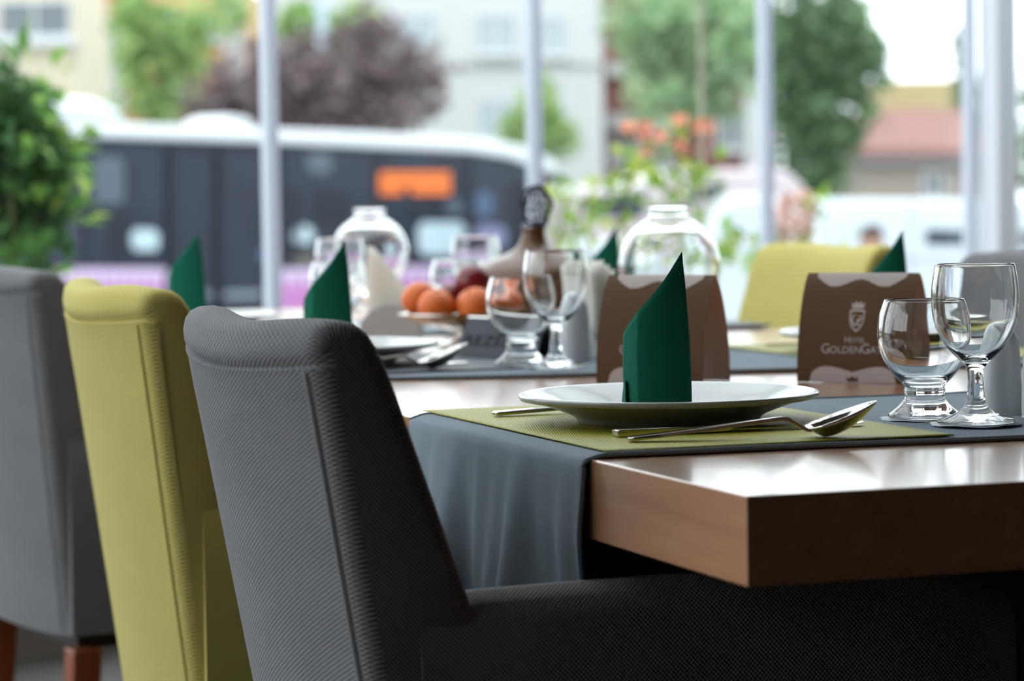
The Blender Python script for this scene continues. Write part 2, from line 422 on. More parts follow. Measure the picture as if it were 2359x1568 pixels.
def chair_back_mesh(seed):
    rnd = random.Random(seed)
    prof = chair_profile(); n = len(prof)
    acc = [0.0]
    for (y0, z0), (y1, z1) in zip(prof, prof[1:]): acc.append(acc[-1] + sqrt((y1 - y0) ** 2 + (z1 - z0) ** 2))
    cy_, cz_ = sum(p[0] for p in prof) / n, sum(p[1] for p in prof) / n
    hw = CH_W / 2
    st = [(-hw, 0.012), (-hw + 0.0022, 0.0055), (-hw + 0.006, 0.0018), (-hw + 0.012, 0.0)] + [(-hw + 0.025 + k * (CH_W - 0.05) / 19, 0.0) for k in range(20)] + [(hw - 0.012, 0.0), (hw - 0.006, 0.0018), (hw - 0.0022, 0.0055), (hw, 0.012)]
    rows = []
    for x, ins in st:
        tx = x / hw
        row = []
        for k, (y, z) in enumerate(prof):
            # inset towards the middle line of the outline at the ends
            ny, nz = 0.0, 0.0
            a = Vector(prof[max(k - 1, 0)]); c = Vector(prof[min(k + 1, n - 1)]); d = (c - a)
            if d.length > 0: d.normalize(); ny, nz = d.y, -d.x     # inward normal
            fat = SAG * (1 - tx * tx) * (1.0 if k < 17 else 0.94) * (0.9 + 0.1 * min(1, max(0, (z - 0.45) / 0.35)))
            top = max(0.0, (z - 0.83) / 0.04)
            zz = z + nz * ins - top * 0.003 * (1 + sin(4.5 * tx + seed)) - (0.009 * (1 - tx * tx) if 6 <= k <= 11 else 0.0)
            w = 1.0 - 0.10 * max(0.0, (0.80 - z) / 0.44)
            row.append((x * w, y + ny * ins - fat, zz))
        rows.append(row)
    mb = MB()
    vs = [p for r in rows for p in r]; fs = []; uvs = []
    for j in range(len(rows) - 1):
        for k in range(n - 1):
            fs.append((j * n + k, (j + 1) * n + k, (j + 1) * n + k + 1, j * n + k + 1))
            x0, x1 = st[j][0], st[j + 1][0]
            xs_ = 0.42 if k < 17 else 1.0      # long floats in the weft of the back cloth
            uvs.append([(x0 * xs_, acc[k]), (x1 * xs_, acc[k]), (x1 * xs_, acc[k + 1]), (x0 * xs_, acc[k + 1])])
        fs.append((j * n, j * n + n - 1, (j + 1) * n + n - 1, (j + 1) * n)); uvs.append([(0, 0)] * 4)
    fs.append(tuple(range(n))); uvs.append([(p[1], p[2]) for p in rows[0]])
    fs.append(tuple((len(rows) - 1) * n + k for k in range(n))[::-1]); uvs.append([(p[1], p[2]) for p in rows[-1]][::-1])
    mb.add(vs, fs, uvs)
    return mb

def cloth_box(x0, x1, y0, y1, z0, z1, puff=0.0, nx=8, ny=10, nz=4):
    """box with UVs in metres and slightly puffed faces"""
    mb = MB()
    def face(fn, uvf, a, b): mb.grid(fn, a, b, uvfn=uvf)
    bl = lambda a, b: 16 * a * (1 - a) * b * (1 - b) * puff
    X = lambda t: lerp(x0, x1, t); Y = lambda t: lerp(y0, y1, t); Z = lambda t: lerp(z0, z1, t)
    face(lambda a, b: (X(a), Y(b), z1 + bl(a, b)), lambda a, b: (X(a), Y(b)), nx, ny)
    face(lambda a, b: (X(a), Y(b), z0), lambda a, b: (X(a), Y(b)), nx, ny)
    face(lambda a, b: (x0 - bl(a, b) * .5, Y(a), Z(b)), lambda a, b: (Y(a), Z(b)), ny, nz)
    face(lambda a, b: (x1 + bl(a, b) * .5, Y(a), Z(b)), lambda a, b: (Y(a), Z(b)), ny, nz)
    face(lambda a, b: (X(a), y0 - bl(a, b) * .5, Z(b)), lambda a, b: (X(a), Z(b)), nx, nz)
    face(lambda a, b: (X(a), y1 + bl(a, b) * .5, Z(b)), lambda a, b: (X(a), Z(b)), nx, nz)
    return mb

def make_chair(cloth, seed, label, group, lean=0.125):
    global LEAN
    LEAN = lean
    root = empty('armchair', label=label, cat='chair', group=group)
    hw = CH_W / 2
    back = chair_back_mesh(seed).build('backrest', cloth, root, angle=55)
    yo = lambda z: -LEAN * max(0, z - 0.36)
    w = lambda z: 1.0 - 0.10 * max(0.0, (0.80 - z) / 0.44)
    for sx in (-1, 1):
        pts = [(sx * (hw - 0.019) * w(z), yo(z) - SAG * (1 - (1 - 0.019 / hw) ** 2) * (0.9 + 0.1 * min(1, max(0, (z - 0.45) / 0.35))) + (0.0028 if sx < 0 else 0.0004), z) for z in (0.37, 0.45, 0.53, 0.61, 0.69, 0.76, 0.80, 0.829)]
        MB().tube(smoothpoly(pts, 3), 0.0036, 8).build('piping', mat('piping_' + cloth.name, S(128, 127, 129) if 'grey' in cloth.name else S(190, 178, 104), rough=0.9, var=0.15, scale=400, spec=0.2, bump=0.4, bump_scale=700), back)
        # arm: upholstered side panel with a soft top that flows out of the back
        def arm(a, b, sx=sx):
            # a: around the section, b: along y
            y = lerp(0.0, 0.512, b)
            ztop = 0.652 + 0.004 * sin(b * 3.1) - 0.028 * max(0, (b - 0.86) / 0.14) ** 2
            th = 0.055; r = 0.022
            xi, xo = sx * (hw - th) * 0.96, sx * hw * 0.962
            sec = [(xi, 0.362), (xi, ztop - r), (lerp(xi, xo, 0.12), ztop - r * 0.35), (lerp(xi, xo, 0.38), ztop), (lerp(xi, xo, 0.62), ztop),
                   (lerp(xi, xo, 0.88), ztop - r * 0.35), (xo, ztop - r), (xo + sx * 0.003, 0.52), (xo, 0.362)]
            k = a * (len(sec) - 1); i = min(int(k), len(sec) - 2); f = k - i
            return (lerp(sec[i][0], sec[i + 1][0], f), y, lerp(sec[i][1], sec[i + 1][1], f))
        acc = [0, .27, .285, .30, .315, .33, .345, .45, .62]
        am = MB().grid(arm, 8, 12, uvfn=lambda a, b: (b * 0.512, interp([(i / 8, q) for i, q in enumerate(acc)], a)))
        n0 = [arm(i / 8, 1) for i in range(9)]; am.add(n0, [tuple(range(9))], [[(p[0], p[2]) for p in n0]])
        n0 = [arm(i / 8, 0) for i in range(9)]; am.add(n0, [tuple(range(9))], [[(p[0], p[2]) for p in n0]])
        am.build('arm', cloth, root, angle=50)
    cloth_box(-hw + 0.058, hw - 0.058, 0.06, 0.500, 0.40, 0.475, puff=0.02).build('seat', cloth, root, bevel=0.012, seg=3)
    cloth_box(-hw + 0.056, hw - 0.056, 0.05, 0.49, 0.345, 0.402).build('seat_rail', cloth, root)
    MB().box(-hw + 0.05, hw - 0.05, 0.02, 0.485, 0.338, 0.362).build('underframe', DARK_WOOD, root, smooth=False)
    for sx in (-1, 1):
        for y, dy in ((0.022, -0.02), (0.465, 0.0)):
            c = Vector((sx * (hw - 0.030), y, 0))
            lg = MB(); t0, t1 = 0.021, 0.015
            vs = [(c.x + a * t1, c.y + dy + b * t1, 0) for a, b in ((-1, -1), (1, -1), (1, 1), (-1, 1))] + [(c.x + a * t0, c.y + b * t0, 0.342) for a, b in ((-1, -1), (1, -1), (1, 1), (-1, 1))]
            lg.add(vs, [(0, 3, 2, 1), (4, 5, 6, 7), (0, 1, 5, 4), (1, 2, 6, 5), (2, 3, 7, 6), (3, 0, 4, 7)])
            lg.build('leg', LEG_WOOD, root, smooth=False, bevel=0.002)
    return root

def seat_chair(root, u_near, v_top, turn=0.0, lean=0.125):
    """near-side outer top corner of the back stands at table position (u_near, v_top), chair facing +v"""
    rz = YAW - pi / 2 + turn
    local = Vector((CH_W / 2, -0.48 * lean, 0)); local.rotate(Matrix.Rotation(rz, 3, 'Z'))
    p = T(u_near, v_top, 0) - local
    root.location = (p.x, p.y, 0); root.rotation_euler = (0, 0, rz)

GS = 'grey armchairs around the long table'; OS = 'olive armchairs around the long table'
chair = make_chair(GREY_CLOTH, 1, 'grey woven armchair in front of the draped runner by the bare table corner', GS, 0.17)
seat_chair(chair, 0.26, -0.236, 0.0, 0.17)
chair2 = make_chair(OLIVE_CLOTH, 2, 'olive green armchair standing between two grey armchairs', OS)
seat_chair(chair2, 1.15, -0.178, 0.0)
chair3 = make_chair(GREY_CLOTH, 3, 'grey armchair beside the leafy shrub, next to the olive armchair', GS, 0.10)
seat_chair(chair3, 2.08, -0.133, radians(8), 0.10)
def seat_opposite(root, u_far, v_in):
    rz = YAW + pi / 2
    local = Vector((CH_W / 2, 0.0, 0)); local.rotate(Matrix.Rotation(rz, 3, 'Z'))
    p = T(u_far, v_in + 0.06, 0) - local
    root.location = (p.x, p.y, 0); root.rotation_euler = (0, 0, rz)
chair4 = copy_tree(chair2, label='olive armchair across the table, behind the brown menu cards and glass globe')
seat_opposite(chair4, 2.63, 1.10)
chair5 = copy_tree(chair3, label='grey armchair across the table, seen behind and through the wine goblet')
seat_opposite(chair5, 1.87, 1.09)

# ------------------------------------------------------------------ table linen
def make_runner(name, u0, u1, skew, label, seed, hang=0.25, arms=(), arms_far=()):
    root = empty(name, T(0, 0, TABLE_Z), YAW, label=label, cat='table runner', group='grey runners laid across the table')
    rnd = random.Random(seed)
    ph = [rnd.uniform(0, 6.28) for _ in range(8)]
    rr = 0.008
    # path across the table: s<0 hangs on the low-v side, then flat, then hangs on the far side
    L = TAB_W
    ss = [-hang + k * hang / 26 for k in range(26)] + [0.0, 0.006, 0.012, 0.03] + [0.03 + k * (L - 0.06) / 24 for k in range(1, 25)] + [L - 0.012, L - 0.006, L] + [L + k * hang / 12 for k in range(1, 13)]
    nu = 64; w = u1 - u0
    vs = []; uvs = []
    for s in ss:
        for i in range(nu + 1):
            a = i / nu; uu = lerp(u0, u1, a)
            vmid = min(max(s, 0), L)
            uu += skew * vmid
            wob = 0.0016 * sin(a * 9 + ph[0] + s * 7) if 0.02 < s < L - 0.02 else 0.0
            edge = 0.0025 * sin(vmid * 23 + ph[1]) * (1 if a < .5 else -1) if a in (0.0, 1.0) else 0.0
            if s < 0 or s > L:
                d = (-s if s < 0 else s - L); q = min(1.0, d / 0.16)
                fold = (0.010 * sin(a * 15.5 + ph[2]) + 0.006 * sin(a * 31 + ph[3] + d * 6) + 0.004 * sin(a * 52 + ph[4] - d * 4))
                off = max(0.0048, 0.0048 + q * (0.013 + fold + 0.002 * sin(d * 30 + a * 8)))
                below = max(0.0, d - TAB_T)
                off -= 0.10 * below * (1 - a) ** 3          # loose corner swings in under the top
                spread = (0.5 - a) * -0.10 * below
                uu2 = uu + spread * 0.4 - 0.05 * below * max(0, 1 - a * 4)
                v = -off if s < 0 else L + off
                zc = 0.0015 - d
                for (c0, c1) in (arms if s < 0 else arms_far):       # where it meets a chair arm it lies on the arm
                    if c0 - 0.012 < uu2 < c1 + 0.012: zc = max(zc, 0.664 - TABLE_Z)
                vs.append((v, uu2, zc))
            else:
                z = 0.0015 + wob * 0.25 + 0.0003
                e = min(s, L - s)
                if e < 0.012: z -= 0.004 * (1 - e / 0.012) ** 2
                vs.append((s - (0.004 if s == 0 else 0) + (0.004 if s == L else 0), uu + edge, z))
            uvs.append((uu, s))
    fs = []; fu = []
    W_ = nu + 1
    for j in range(len(ss) - 1):
        for i in range(nu):
            q = (j * W_ + i, j * W_ + i + 1, (j + 1) * W_ + i + 1, (j + 1) * W_ + i)
            fs.append(q); fu.append([uvs[k] for k in q])
    MB().add(vs, fs, fu).build('cloth', RUNNER_CLOTH, root, angle=80, solid=0.0018, solid_off=1.0)
    # rolled hems along both long sides
    for i in (0, nu):
        pts = [Vector(vs[j * W_ + i]) + Vector((0, 0, 0.0012)) for j in range(len(ss))]
        MB().tube(pts, 0.0024, 6).build('hem', RUNNER_CLOTH, root)
    return root
make_runner('table_runner', 0.307, 0.775, -0.04, 'slate grey runner draped over the table edge under the olive mat', 3, arms=((0.662, 0.85),))
make_runner('table_runner', 1.335, 1.80, -0.24, 'slate grey runner under the fruit bowl and reserved sign', 5, arms=((1.545, 1.60),), arms_far=((1.42, 1.475),))
make_runner('table_runner', 2.30, 2.75, -0.10, 'slate grey runner at the window end of the table', 8, arms=((2.475, 2.53),), arms_far=((2.18, 2.235), (2.575, 2.63)))
ON = TABLE_Z + 0.0042        # top of the runner cloth
MT = ON + 0.0012

def make_mat(name, u0, u1, v0, v1, mt, label, turn=0.0):
    c = T((u0 + u1) / 2, (v0 + v1) / 2, ON)
    hx, hy = (v1 - v0) / 2, (u1 - u0) / 2
    root = empty(name, c, YAW + turn, label=label, cat='place mat', group='woven place mats')
    z = lambda a, b: 0.0004 + 0.0008 * max(0, abs(a - .5) * 2 - .9) * sin(b * 40)
    mb = MB().grid(lambda a, b: (lerp(-hx, hx, a), lerp(-hy, hy, b), z(a, b)), 24, 36, uvfn=lambda a, b: (lerp(-hx, hx, a), lerp(-hy, hy, b)))
    mb.build('woven_sheet', mt, root, solid=0.0011, solid_off=1.0)
    return root
make_mat('place_mat', 0.312, 0.80, 0.016, 0.326, MAT_CLOTH, 'olive woven place mat under the plate at the bare table corner')
make_mat('place_mat', 1.36, 1.79, -0.0 + 0.02, 0.31, DARK_MAT, 'charcoal woven place mat beside the reserved sign', radians(2))
make_mat('place_mat', 1.22, 1.66, 0.69, 0.985, MAT_CLOTH, 'olive woven place mat across the table behind the brown menu cards')
make_mat('place_mat', 2.28, 2.70, 0.02, 0.31, DARK_MAT, 'charcoal woven place mat in front of the far grey armchair')
make_mat('place_mat', 2.14, 2.55, 0.69, 0.985, DARK_MAT, 'charcoal woven place mat in front of the far olive armchair')

# ------------------------------------------------------------------ crockery, cutlery, napkins
PR = 0.135
def plate_mesh():
    p = [(0.0, 0.0042), (0.060, 0.0042), (0.074, 0.0030), (0.0765, 0.0004), (0.0790, 0.0), (0.0815, 0.0012), (0.0835, 0.0050), (0.0880, 0.0078), (0.1000, 0.0125), (0.1150, 0.0178),
         (0.1250, 0.0210), (0.1268, 0.0213), (0.1290, 0.0204), (0.1325, 0.0212), (0.1346, 0.0232), (0.1350, 0.0250), (0.1340, 0.0264), (0.1320, 0.0268), (0.1295, 0.0262),
         (0.1240, 0.0240), (0.1130, 0.0202), (0.1000, 0.0150), (0.0900, 0.0108), (0.0820, 0.0083), (0.0700, 0.0076), (0.0, 0.0074)]
    return MB().lathe(p, 96).mesh('plate', True, 60)
PLATE_ME = plate_mesh(); PLATE_ME.materials.append(CHINA)
def plate(u, v, label, z=MT):
    o = link('dinner_plate', PLATE_ME); o.location = T(u, v, z); o.rotation_euler = (0, 0, random.uniform(0, 3))
    return tag(o, label, 'plate', 'white dinner plates')
plate(0.561, 0.171, 'white dinner plate on olive mat at the bare table corner')
plate(1.561, 0.134, 'white dinner plate beside the reserved sign')
plate(2.48, 0.171, 'white dinner plate in front of the far grey armchair')
plate(1.44, 0.825, 'white dinner plate on olive mat behind the brown menu cards')
plate(2.40, 0.815, 'white dinner plate in front of the far olive armchair')

def napkin_mesh():
    # base ring (x across, y away) and the height of the slanting top edge over it
    P = [(0.0265, -0.010), (0.012, -0.0165), (-0.004, -0.0175), (-0.017, -0.0150), (-0.0205, -0.0125), (-0.026, -0.003), (-0.030, 0.008), (-0.024, 0.019), (-0.008, 0.024), (0.010, 0.021), (0.023, 0.010), (0.0275, -0.002), (0.0262, -0.0085)]
    Hh = [0.144, 0.122, 0.107, 0.094, 0.090, 0.080, 0.069, 0.062, 0.058, 0.060, 0.072, 0.100, 0.138]
    tx = [0.0205, 0.006, -0.006, -0.0175, -0.0205, -0.027, -0.0315, -0.024, -0.008, 0.010, 0.021, 0.024, 0.0205]   # x at the top edge
    ring = smoothpoly([(p[0], p[1], h) for p, h in zip(P, Hh)], 4); rt = smoothpoly([(t, 0, 0) for t in tx], 4)
    nr = 14; n = len(ring); vs = []
    for j in range(nr + 1):
        t = j / nr
        for k in range(n):
            q = ring[k]; x = lerp(q.x, rt[k].x, t); bulge = 0.0012 * sin(pi * t)
            vs.append((x + bulge * (1 if x > 0 else -1), q.y * (1 - 0.15 * t), q.z * t))
    fs = [(j * n + k, j * n + k + 1, (j + 1) * n + k + 1, (j + 1) * n + k) for j in range(nr) for k in range(n - 1)]
    return MB().add(vs, fs)
def flap_mesh():
    mb = MB()
    mb.grid(lambda a, b: (-0.0305 - 0.004 * a * (1 - b) + 0.002 * b * 0, -0.004 + 0.016 * a, 0.001 + b * (0.028 + 0.004 * a) ), 4, 5)
    return mb
NAP = None
def napkin(u, v, label, scale=1.0, turn=0.0, z=MT + 0.0078, squeeze=1.0):
    global NAP
    if NAP is None:
        NAP = empty('folded_napkin')
        NB = napkin_mesh().build('cone', GREEN_PAPER, NAP, angle=75, solid=0.0011)
        flap_mesh().build('flap', GREEN_PAPER, NAP, angle=60, solid=0.0011)
        o = NAP
    else:
        o = copy_tree(NAP)
    o.location = T(u, v, z); o.rotation_euler = (0, 0, turn); o.scale = (scale * squeeze, scale * squeeze, scale)
    return tag(o, label, 'napkin', 'green napkins stood on the plates')
napkin(0.561 - 0.01, 0.171 - 0.012, 'dark green napkin cone on the plate at the bare table corner', 1.0)
napkin(1.561, 0.137, 'dark green napkin cone on the plate beside the white folded napkin', 0.99, radians(2))
napkin(2.48, 0.171, 'dark green napkin cone rising behind the olive armchair', 0.99, radians(-12), squeeze=1.05)
napkin(1.44, 0.825, 'dark green napkin point standing behind the second brown menu card', 0.99, radians(-4))
napkin(2.40, 0.815, 'dark green napkin point between the white napkins and the glass globe', 0.98, radians(-2))

def spoon_meshes():
    # handle along +x ; (s, z, half width, half thickness)
    st = [(0.0, 0.0030, 0.0055, 0.0011), (0.004, 0.0032, 0.0085, 0.0016), (0.03, 0.0058, 0.0080, 0.0016), (0.07, 0.0100, 0.0062, 0.0016), (0.105, 0.0140, 0.0042, 0.0017),
          (0.128, 0.0165, 0.0034, 0.0018), (0.134, 0.0160, 0.0034, 0.0019), (0.141, 0.0120, 0.0036, 0.0019), (0.149, 0.0072, 0.0050, 0.0017), (0.153, 0.0062, 0.0066, 0.0011)]
    mb = MB(); vs = []
    for s, z, w, t in st:
        for a, b in ((-1, -1), (1, -1), (1, 1), (-1, 1)): vs.append((s, a * w, z + b * t))
    fs = [(i * 4 + k, i * 4 + (k + 1) % 4, i * 4 + 4 + (k + 1) % 4, i * 4 + 4 + k) for i in range(len(st) - 1) for k in range(4)] + [(3, 2, 1, 0), tuple((len(st) - 1) * 4 + k for k in range(4))]
    mb.add(vs, fs)
    bw = MB()
    def bowl(a, b):
        s = lerp(0.151, 0.209, b); t = 2 * a - 1
        w = 0.0215 * max(0.0, sin(pi * (0.06 + 0.94 * b) ** 0.82)) ** 0.62 + (0.0035 if b < 0.2 else 0)
        zr = lerp(0.0075, 0.0285, b ** 1.05)
        zb = lerp(0.0062, 0.0, min(1, b / 0.22)) if b < 0.22 else 0.0275 * ((b - 0.22) / 0.78) ** 1.9
        dep = max(0.0, zr - zb)
        return (s, t * w, zr - dep * (1 - abs(t) ** 2.2) + 0.0013)
    bw.grid(bowl, 14, 18)
    return mb, bw
def knife_meshes():
    h = MB(); vs = []
    hs = [(0.0, 0.0072, 0.0028), (0.002, 0.0078, 0.0034), (0.05, 0.0075, 0.0032), (0.095, 0.0066, 0.0026), (0.105, 0.0050, 0.0020)]
    for s, w, t in hs:
        for a, b in ((-1, -1), (1, -1), (1, 1), (-1, 1)): vs.append((s, a * w, 0.0036 + b * t))
    h.add(vs, [(i * 4 + k, i * 4 + (k + 1) % 4, i * 4 + 4 + (k + 1) % 4, i * 4 + 4 + k) for i in range(len(hs) - 1) for k in range(4)] + [(3, 2, 1, 0), (16, 17, 18, 19)])
    bl = MB(); vs = []
    bs = [(0.104, -0.005, 0.005), (0.115, -0.0085, 0.0055), (0.15, -0.0100, 0.0060), (0.20, -0.0100, 0.0060), (0.222, -0.006, 0.0062), (0.232, 0.003, 0.0064)]
    for s, a, b in bs: vs += [(s, a, 0.0028), (s, b, 0.0022), (s, b, 0.0042), (s, a, 0.0034)]
    bl.add(vs, [(i * 4 + k, i * 4 + (k + 1) % 4, i * 4 + 4 + (k + 1) % 4, i * 4 + 4 + k) for i in range(len(bs) - 1) for k in range(4)] + [(3, 2, 1, 0), (20, 21, 22, 23)])
    return h, bl
SPO = KNI = FOR = None
def spoon(u, v, turn, label):
    global SPO
    if SPO is None:
        SPO = o = empty('table_spoon'); h, b = spoon_meshes()
        h.build('handle', STEEL, o, angle=50, bevel=0.0006); b.build('bowl', STEEL, o, angle=80, solid=0.0013, solid_off=0)
    else: o = copy_tree(SPO)
    o.location = T(u, v, MT); o.rotation_euler = (0, 0, YAW + turn)
    return tag(o, label, 'spoon', 'table spoons')
def knife(u, v, turn, label):
    global KNI
    if KNI is None:
        KNI = o = empty('table_knife'); h, b = knife_meshes()
        h.build('handle', STEEL, o, angle=50, bevel=0.0008); b.build('blade', STEEL, o, angle=30)
    else: o = copy_tree(KNI)
    o.location = T(u, v, MT); o.rotation_euler = (0, 0, YAW + turn)
    return tag(o, label, 'knife', 'table knives')
def fork(u, v, turn, label):
    global FOR
    if FOR is None:
        FOR = o = empty('table_fork')
        st = [(0.0, 0.0030, 0.0050, 0.0013), (0.003, 0.0032, 0.0075, 0.0018), (0.05, 0.0050, 0.0068, 0.0018), (0.10, 0.0062, 0.0035, 0.0016), (0.128, 0.0052, 0.0032, 0.0016), (0.142, 0.0030, 0.0090, 0.0010), (0.150, 0.0026, 0.0115, 0.0009), (0.154, 0.0026, 0.0115, 0.0009)]
        vs = []
        for s, z, w, t in st:
            for a, b in ((-1, -1), (1, -1), (1, 1), (-1, 1)): vs.append((s, a * w, z + b * t))
        MB().add(vs, [(i * 4 + k, i * 4 + (k + 1) % 4, i * 4 + 4 + (k + 1) % 4, i * 4 + 4 + k) for i in range(len(st) - 1) for k in range(4)] + [(3, 2, 1, 0), tuple(28 + k for k in range(4))]).build('handle', STEEL, o, angle=50, bevel=0.0006)
        for k in range(4):
            y = -0.0095 + k * 0.00633
            MB().tube([(0.153, y, 0.0026), (0.175, y, 0.0022), (0.188, y, 0.0040), (0.196, y * 0.96, 0.0070)], [0.0015, 0.0014, 0.0012, 0.0006], 6).build('tine', STEEL, o)
    else: o = copy_tree(FOR)
    o.location = T(u, v, MT); o.rotation_euler = (0, 0, YAW + turn)
    return tag(o, label, 'fork', 'table forks')
knife(0.428, 0.068, radians(-0.5), 'steel knife lying behind the spoon on the olive mat')
spoon(0.378, 0.060, radians(-13), 'steel spoon with raised bowl on the olive mat by the goblets')
fork(0.688, 0.049, radians(3), 'steel fork whose handle pokes out from under the plate at the bare corner')
knife(1.458, 0.045, radians(-2), 'steel knife on the charcoal mat beside the reserved sign')
spoon(1.408, 0.05, radians(-2), 'steel spoon on the charcoal mat beside the reserved sign')
knife(1.60, 0.96, radians(180), 'steel knife on the olive mat behind the brown menu cards')

# ------------------------------------------------------------------ glassware
def profile_smooth(p, n=4):
    return [(max(0.0, q.x), q.y) for q in smoothpoly([(a, b, 0) for a, b in p], n)]
def water_glass_mesh():
    outer = [(0.0, 0.0), (0.020, 0.0), (0.0305, 0.0004), (0.0325, 0.0018), (0.0318, 0.0040), (0.0270, 0.0078), (0.0215, 0.0125), (0.0185, 0.0175), (0.0178, 0.0210), (0.0186, 0.0240), (0.0180, 0.0270),
             (0.0190, 0.0300), (0.0245, 0.0355), (0.0320, 0.0450), (0.0380, 0.0560), (0.0412, 0.0690), (0.0414, 0.0800), (0.0398, 0.0920), (0.0366, 0.1020), (0.0355, 0.1046)]
    inner = [(0.0350, 0.1056), (0.0342, 0.1046), (0.0352, 0.1016), (0.0382, 0.0915), (0.0398, 0.0800), (0.0396, 0.0692), (0.0362, 0.0565), (0.0300, 0.0460), (0.0215, 0.0372), (0.0120, 0.0335), (0.0, 0.0325)]
    return MB().lathe(profile_smooth(outer, 3) + profile_smooth(inner, 3), 64).mesh('water_goblet', True, 70)
def wine_glass_mesh():
    outer = [(0.0, 0.0), (0.020, 0.0), (0.0320, 0.0003), (0.0338, 0.0014), (0.0330, 0.0030), (0.0260, 0.0055), (0.0165, 0.0090), (0.0110, 0.0140), (0.0082, 0.0200), (0.0070, 0.0300), (0.0068, 0.0400), (0.0078, 0.0470),
             (0.0105, 0.0515), (0.0160, 0.0565), (0.0240, 0.0650), (0.0320, 0.0780), (0.0362, 0.0910), (0.0378, 0.1040), (0.0374, 0.1180), (0.0354, 0.1320), (0.0342, 0.1372)]
    inner = [(0.0337, 0.1381), (0.0330, 0.1372), (0.0341, 0.1318), (0.0360, 0.1178), (0.0363, 0.1042), (0.0347, 0.0915), (0.0304, 0.0790), (0.0225, 0.0668), (0.0130, 0.0590), (0.0060, 0.0568), (0.0, 0.0562)]
    return MB().lathe(profile_smooth(outer, 3) + profile_smooth(inner, 3), 64).mesh('wine_goblet', True, 70)
WG, XG = water_glass_mesh(), wine_glass_mesh()
for me in (WG, XG): me.materials.append(GLASSWARE)
DOILY_M = mat('doily_paper', S(196, 200, 204), rough=0.9, var=0.08, scale=300)
def doily(p, label, r=0.0385):
    vs = []; n = 72
    for k in range(n):
        a = 2 * pi * k / n; rr = r * (1 + 0.035 * abs(sin(a * 9)))
        vs.append((rr * cos(a), rr * sin(a), 0.0004 + 0.0006 * sin(a * 5)))
    mb = MB().add([(0, 0, 0.0003)] + vs, [(0, 1 + k, 1 + (k + 1) % n) for k in range(n)])
    o = mb.build('paper_doily', DOILY_M, solid=0.0004, solid_off=1.0); o.location = p
    return tag(o, label, 'doily', 'paper doilies under the goblets')
def goblet(kind, p, label, lift=0.0012):
    o = link('water_goblet' if kind == 's' else 'wine_goblet', WG if kind == 's' else XG)
    o.location = (p.x, p.y, p.z + lift); o.rotation_euler = (0, 0, random.uniform(0, 6))
    return tag(o, label, 'goblet', 'short water goblets' if kind == 's' else 'stemmed wine goblets')
near_s, near_w = T(0.483, 0.386, ON), T(0.402, 0.394, ON)
doily(near_s, 'scalloped paper doily under the short goblet behind the spoon')
doily(near_w + Vector((0, 0, 0.0008)), 'scalloped paper doily under the stemmed goblet beside the ceramic shakers')
goblet('s', near_s, 'short empty water goblet behind the spoon')
goblet('w', near_w, 'stemmed wine goblet beside the ceramic shakers by the table corner', 0.0020)
goblet('s', T(1.428, 0.336, ON), 'short water goblet in front of the reserved sign', 0.0006)
goblet('w', T(1.350, 0.352, ON), 'stemmed wine goblet between the reserved sign and the first menu card', 0.0006)
goblet('s', T(2.36, 0.372, ON), 'short water goblet half hidden by the green napkin near the white napkin', 0.0006)
goblet('w', T(2.46, 0.405, ON), 'stemmed wine goblet half hidden by the green napkin near the white napkin', 0.0006)
goblet('s', T(2.323, 0.549, ON), 'short water goblet rising between the oranges and the brown flask', 0.0006)
goblet('w', T(2.41, 0.607, ON), 'stemmed wine goblet rising behind the oranges', 0.0006)

def globe_mesh():
    R0, cz = 0.0665, 0.108
    ball = [(R0 * cos(q), cz + R0 * sin(q)) for q in [radians(x) for x in (-66, -50, -34, -18, -2, 14, 30, 46, 60)]]
    o = [(0.0, 0.0), (0.034, 0.0), (0.037, 0.002), (0.034, 0.006), (0.024, 0.020), (0.021, 0.034)] + ball + [(0.0272, 0.1700), (0.0262, 0.1745), (0.0262, 0.1810), (0.0285, 0.1850), (0.0285, 0.1872)]
    R1 = R0 - 0.0022
    i = [(0.0262, 0.1872), (0.0240, 0.1810), (0.0240, 0.1735)] + [(R1 * cos(q), cz + R1 * sin(q)) for q in [radians(x) for x in (64, 46, 30, 14, -2, -18, -34, -50, -66, -80)]] + [(0.0, cz - R1)]
    return MB().lathe(profile_smooth(o, 3) + profile_smooth(i, 3), 64).mesh('glass_globe', True, 70)
GG = globe_mesh(); GG.materials.append(GLASSWARE)
for (u, v, lab) in ((1.66, 0.622, 'clear glass globe vase behind the first brown menu card'), (3.06, 0.63, 'clear glass globe vase behind the white folded napkin')):
    o = link('globe_vase', GG); o.location = T(u, v, TABLE_Z + 0.0042 if u < 2 else TABLE_Z); tag(o, lab, 'vase', 'clear globe vases')
    if u > 2: o.scale = (1.0, 1.0, 0.985)

# ------------------------------------------------------------------ salt and pepper, napkin holders
def shaker(p, label, r=0.0178, h=0.079):
    root = empty('ceramic_shaker', p, label=label, cat='shaker', group='white ceramic shakers')
    prof = profile_smooth([(0.0, 0.0), (r * 0.93, 0.0), (r, 0.002), (r * 1.0, h * 0.3), (r * 0.93, h * 0.65), (r * 0.80, h * 0.86), (r * 0.55, h * 0.965), (r * 0.2, h), (0.0, h)], 4)
    MB().lathe(prof, 40).build('body', CERAMIC, root, angle=70)
    for k in range(3):
        a = k * 2 * pi / 3
        MB().lathe([(0.0, 0), (0.0008, 0.0), (0.0008, 0.0006), (0.0, 0.0006)], 8, Matrix.Translation((0.003 * cos(a), 0.003 * sin(a), h - 0.0005))).build('pour_hole', mat('shaker_hole', S(30, 30, 30), rough=0.8, var=0.05), root)
    return root
shaker(T(0.505, 0.476, ON), 'white ceramic shaker behind the wine goblet by the table corner')
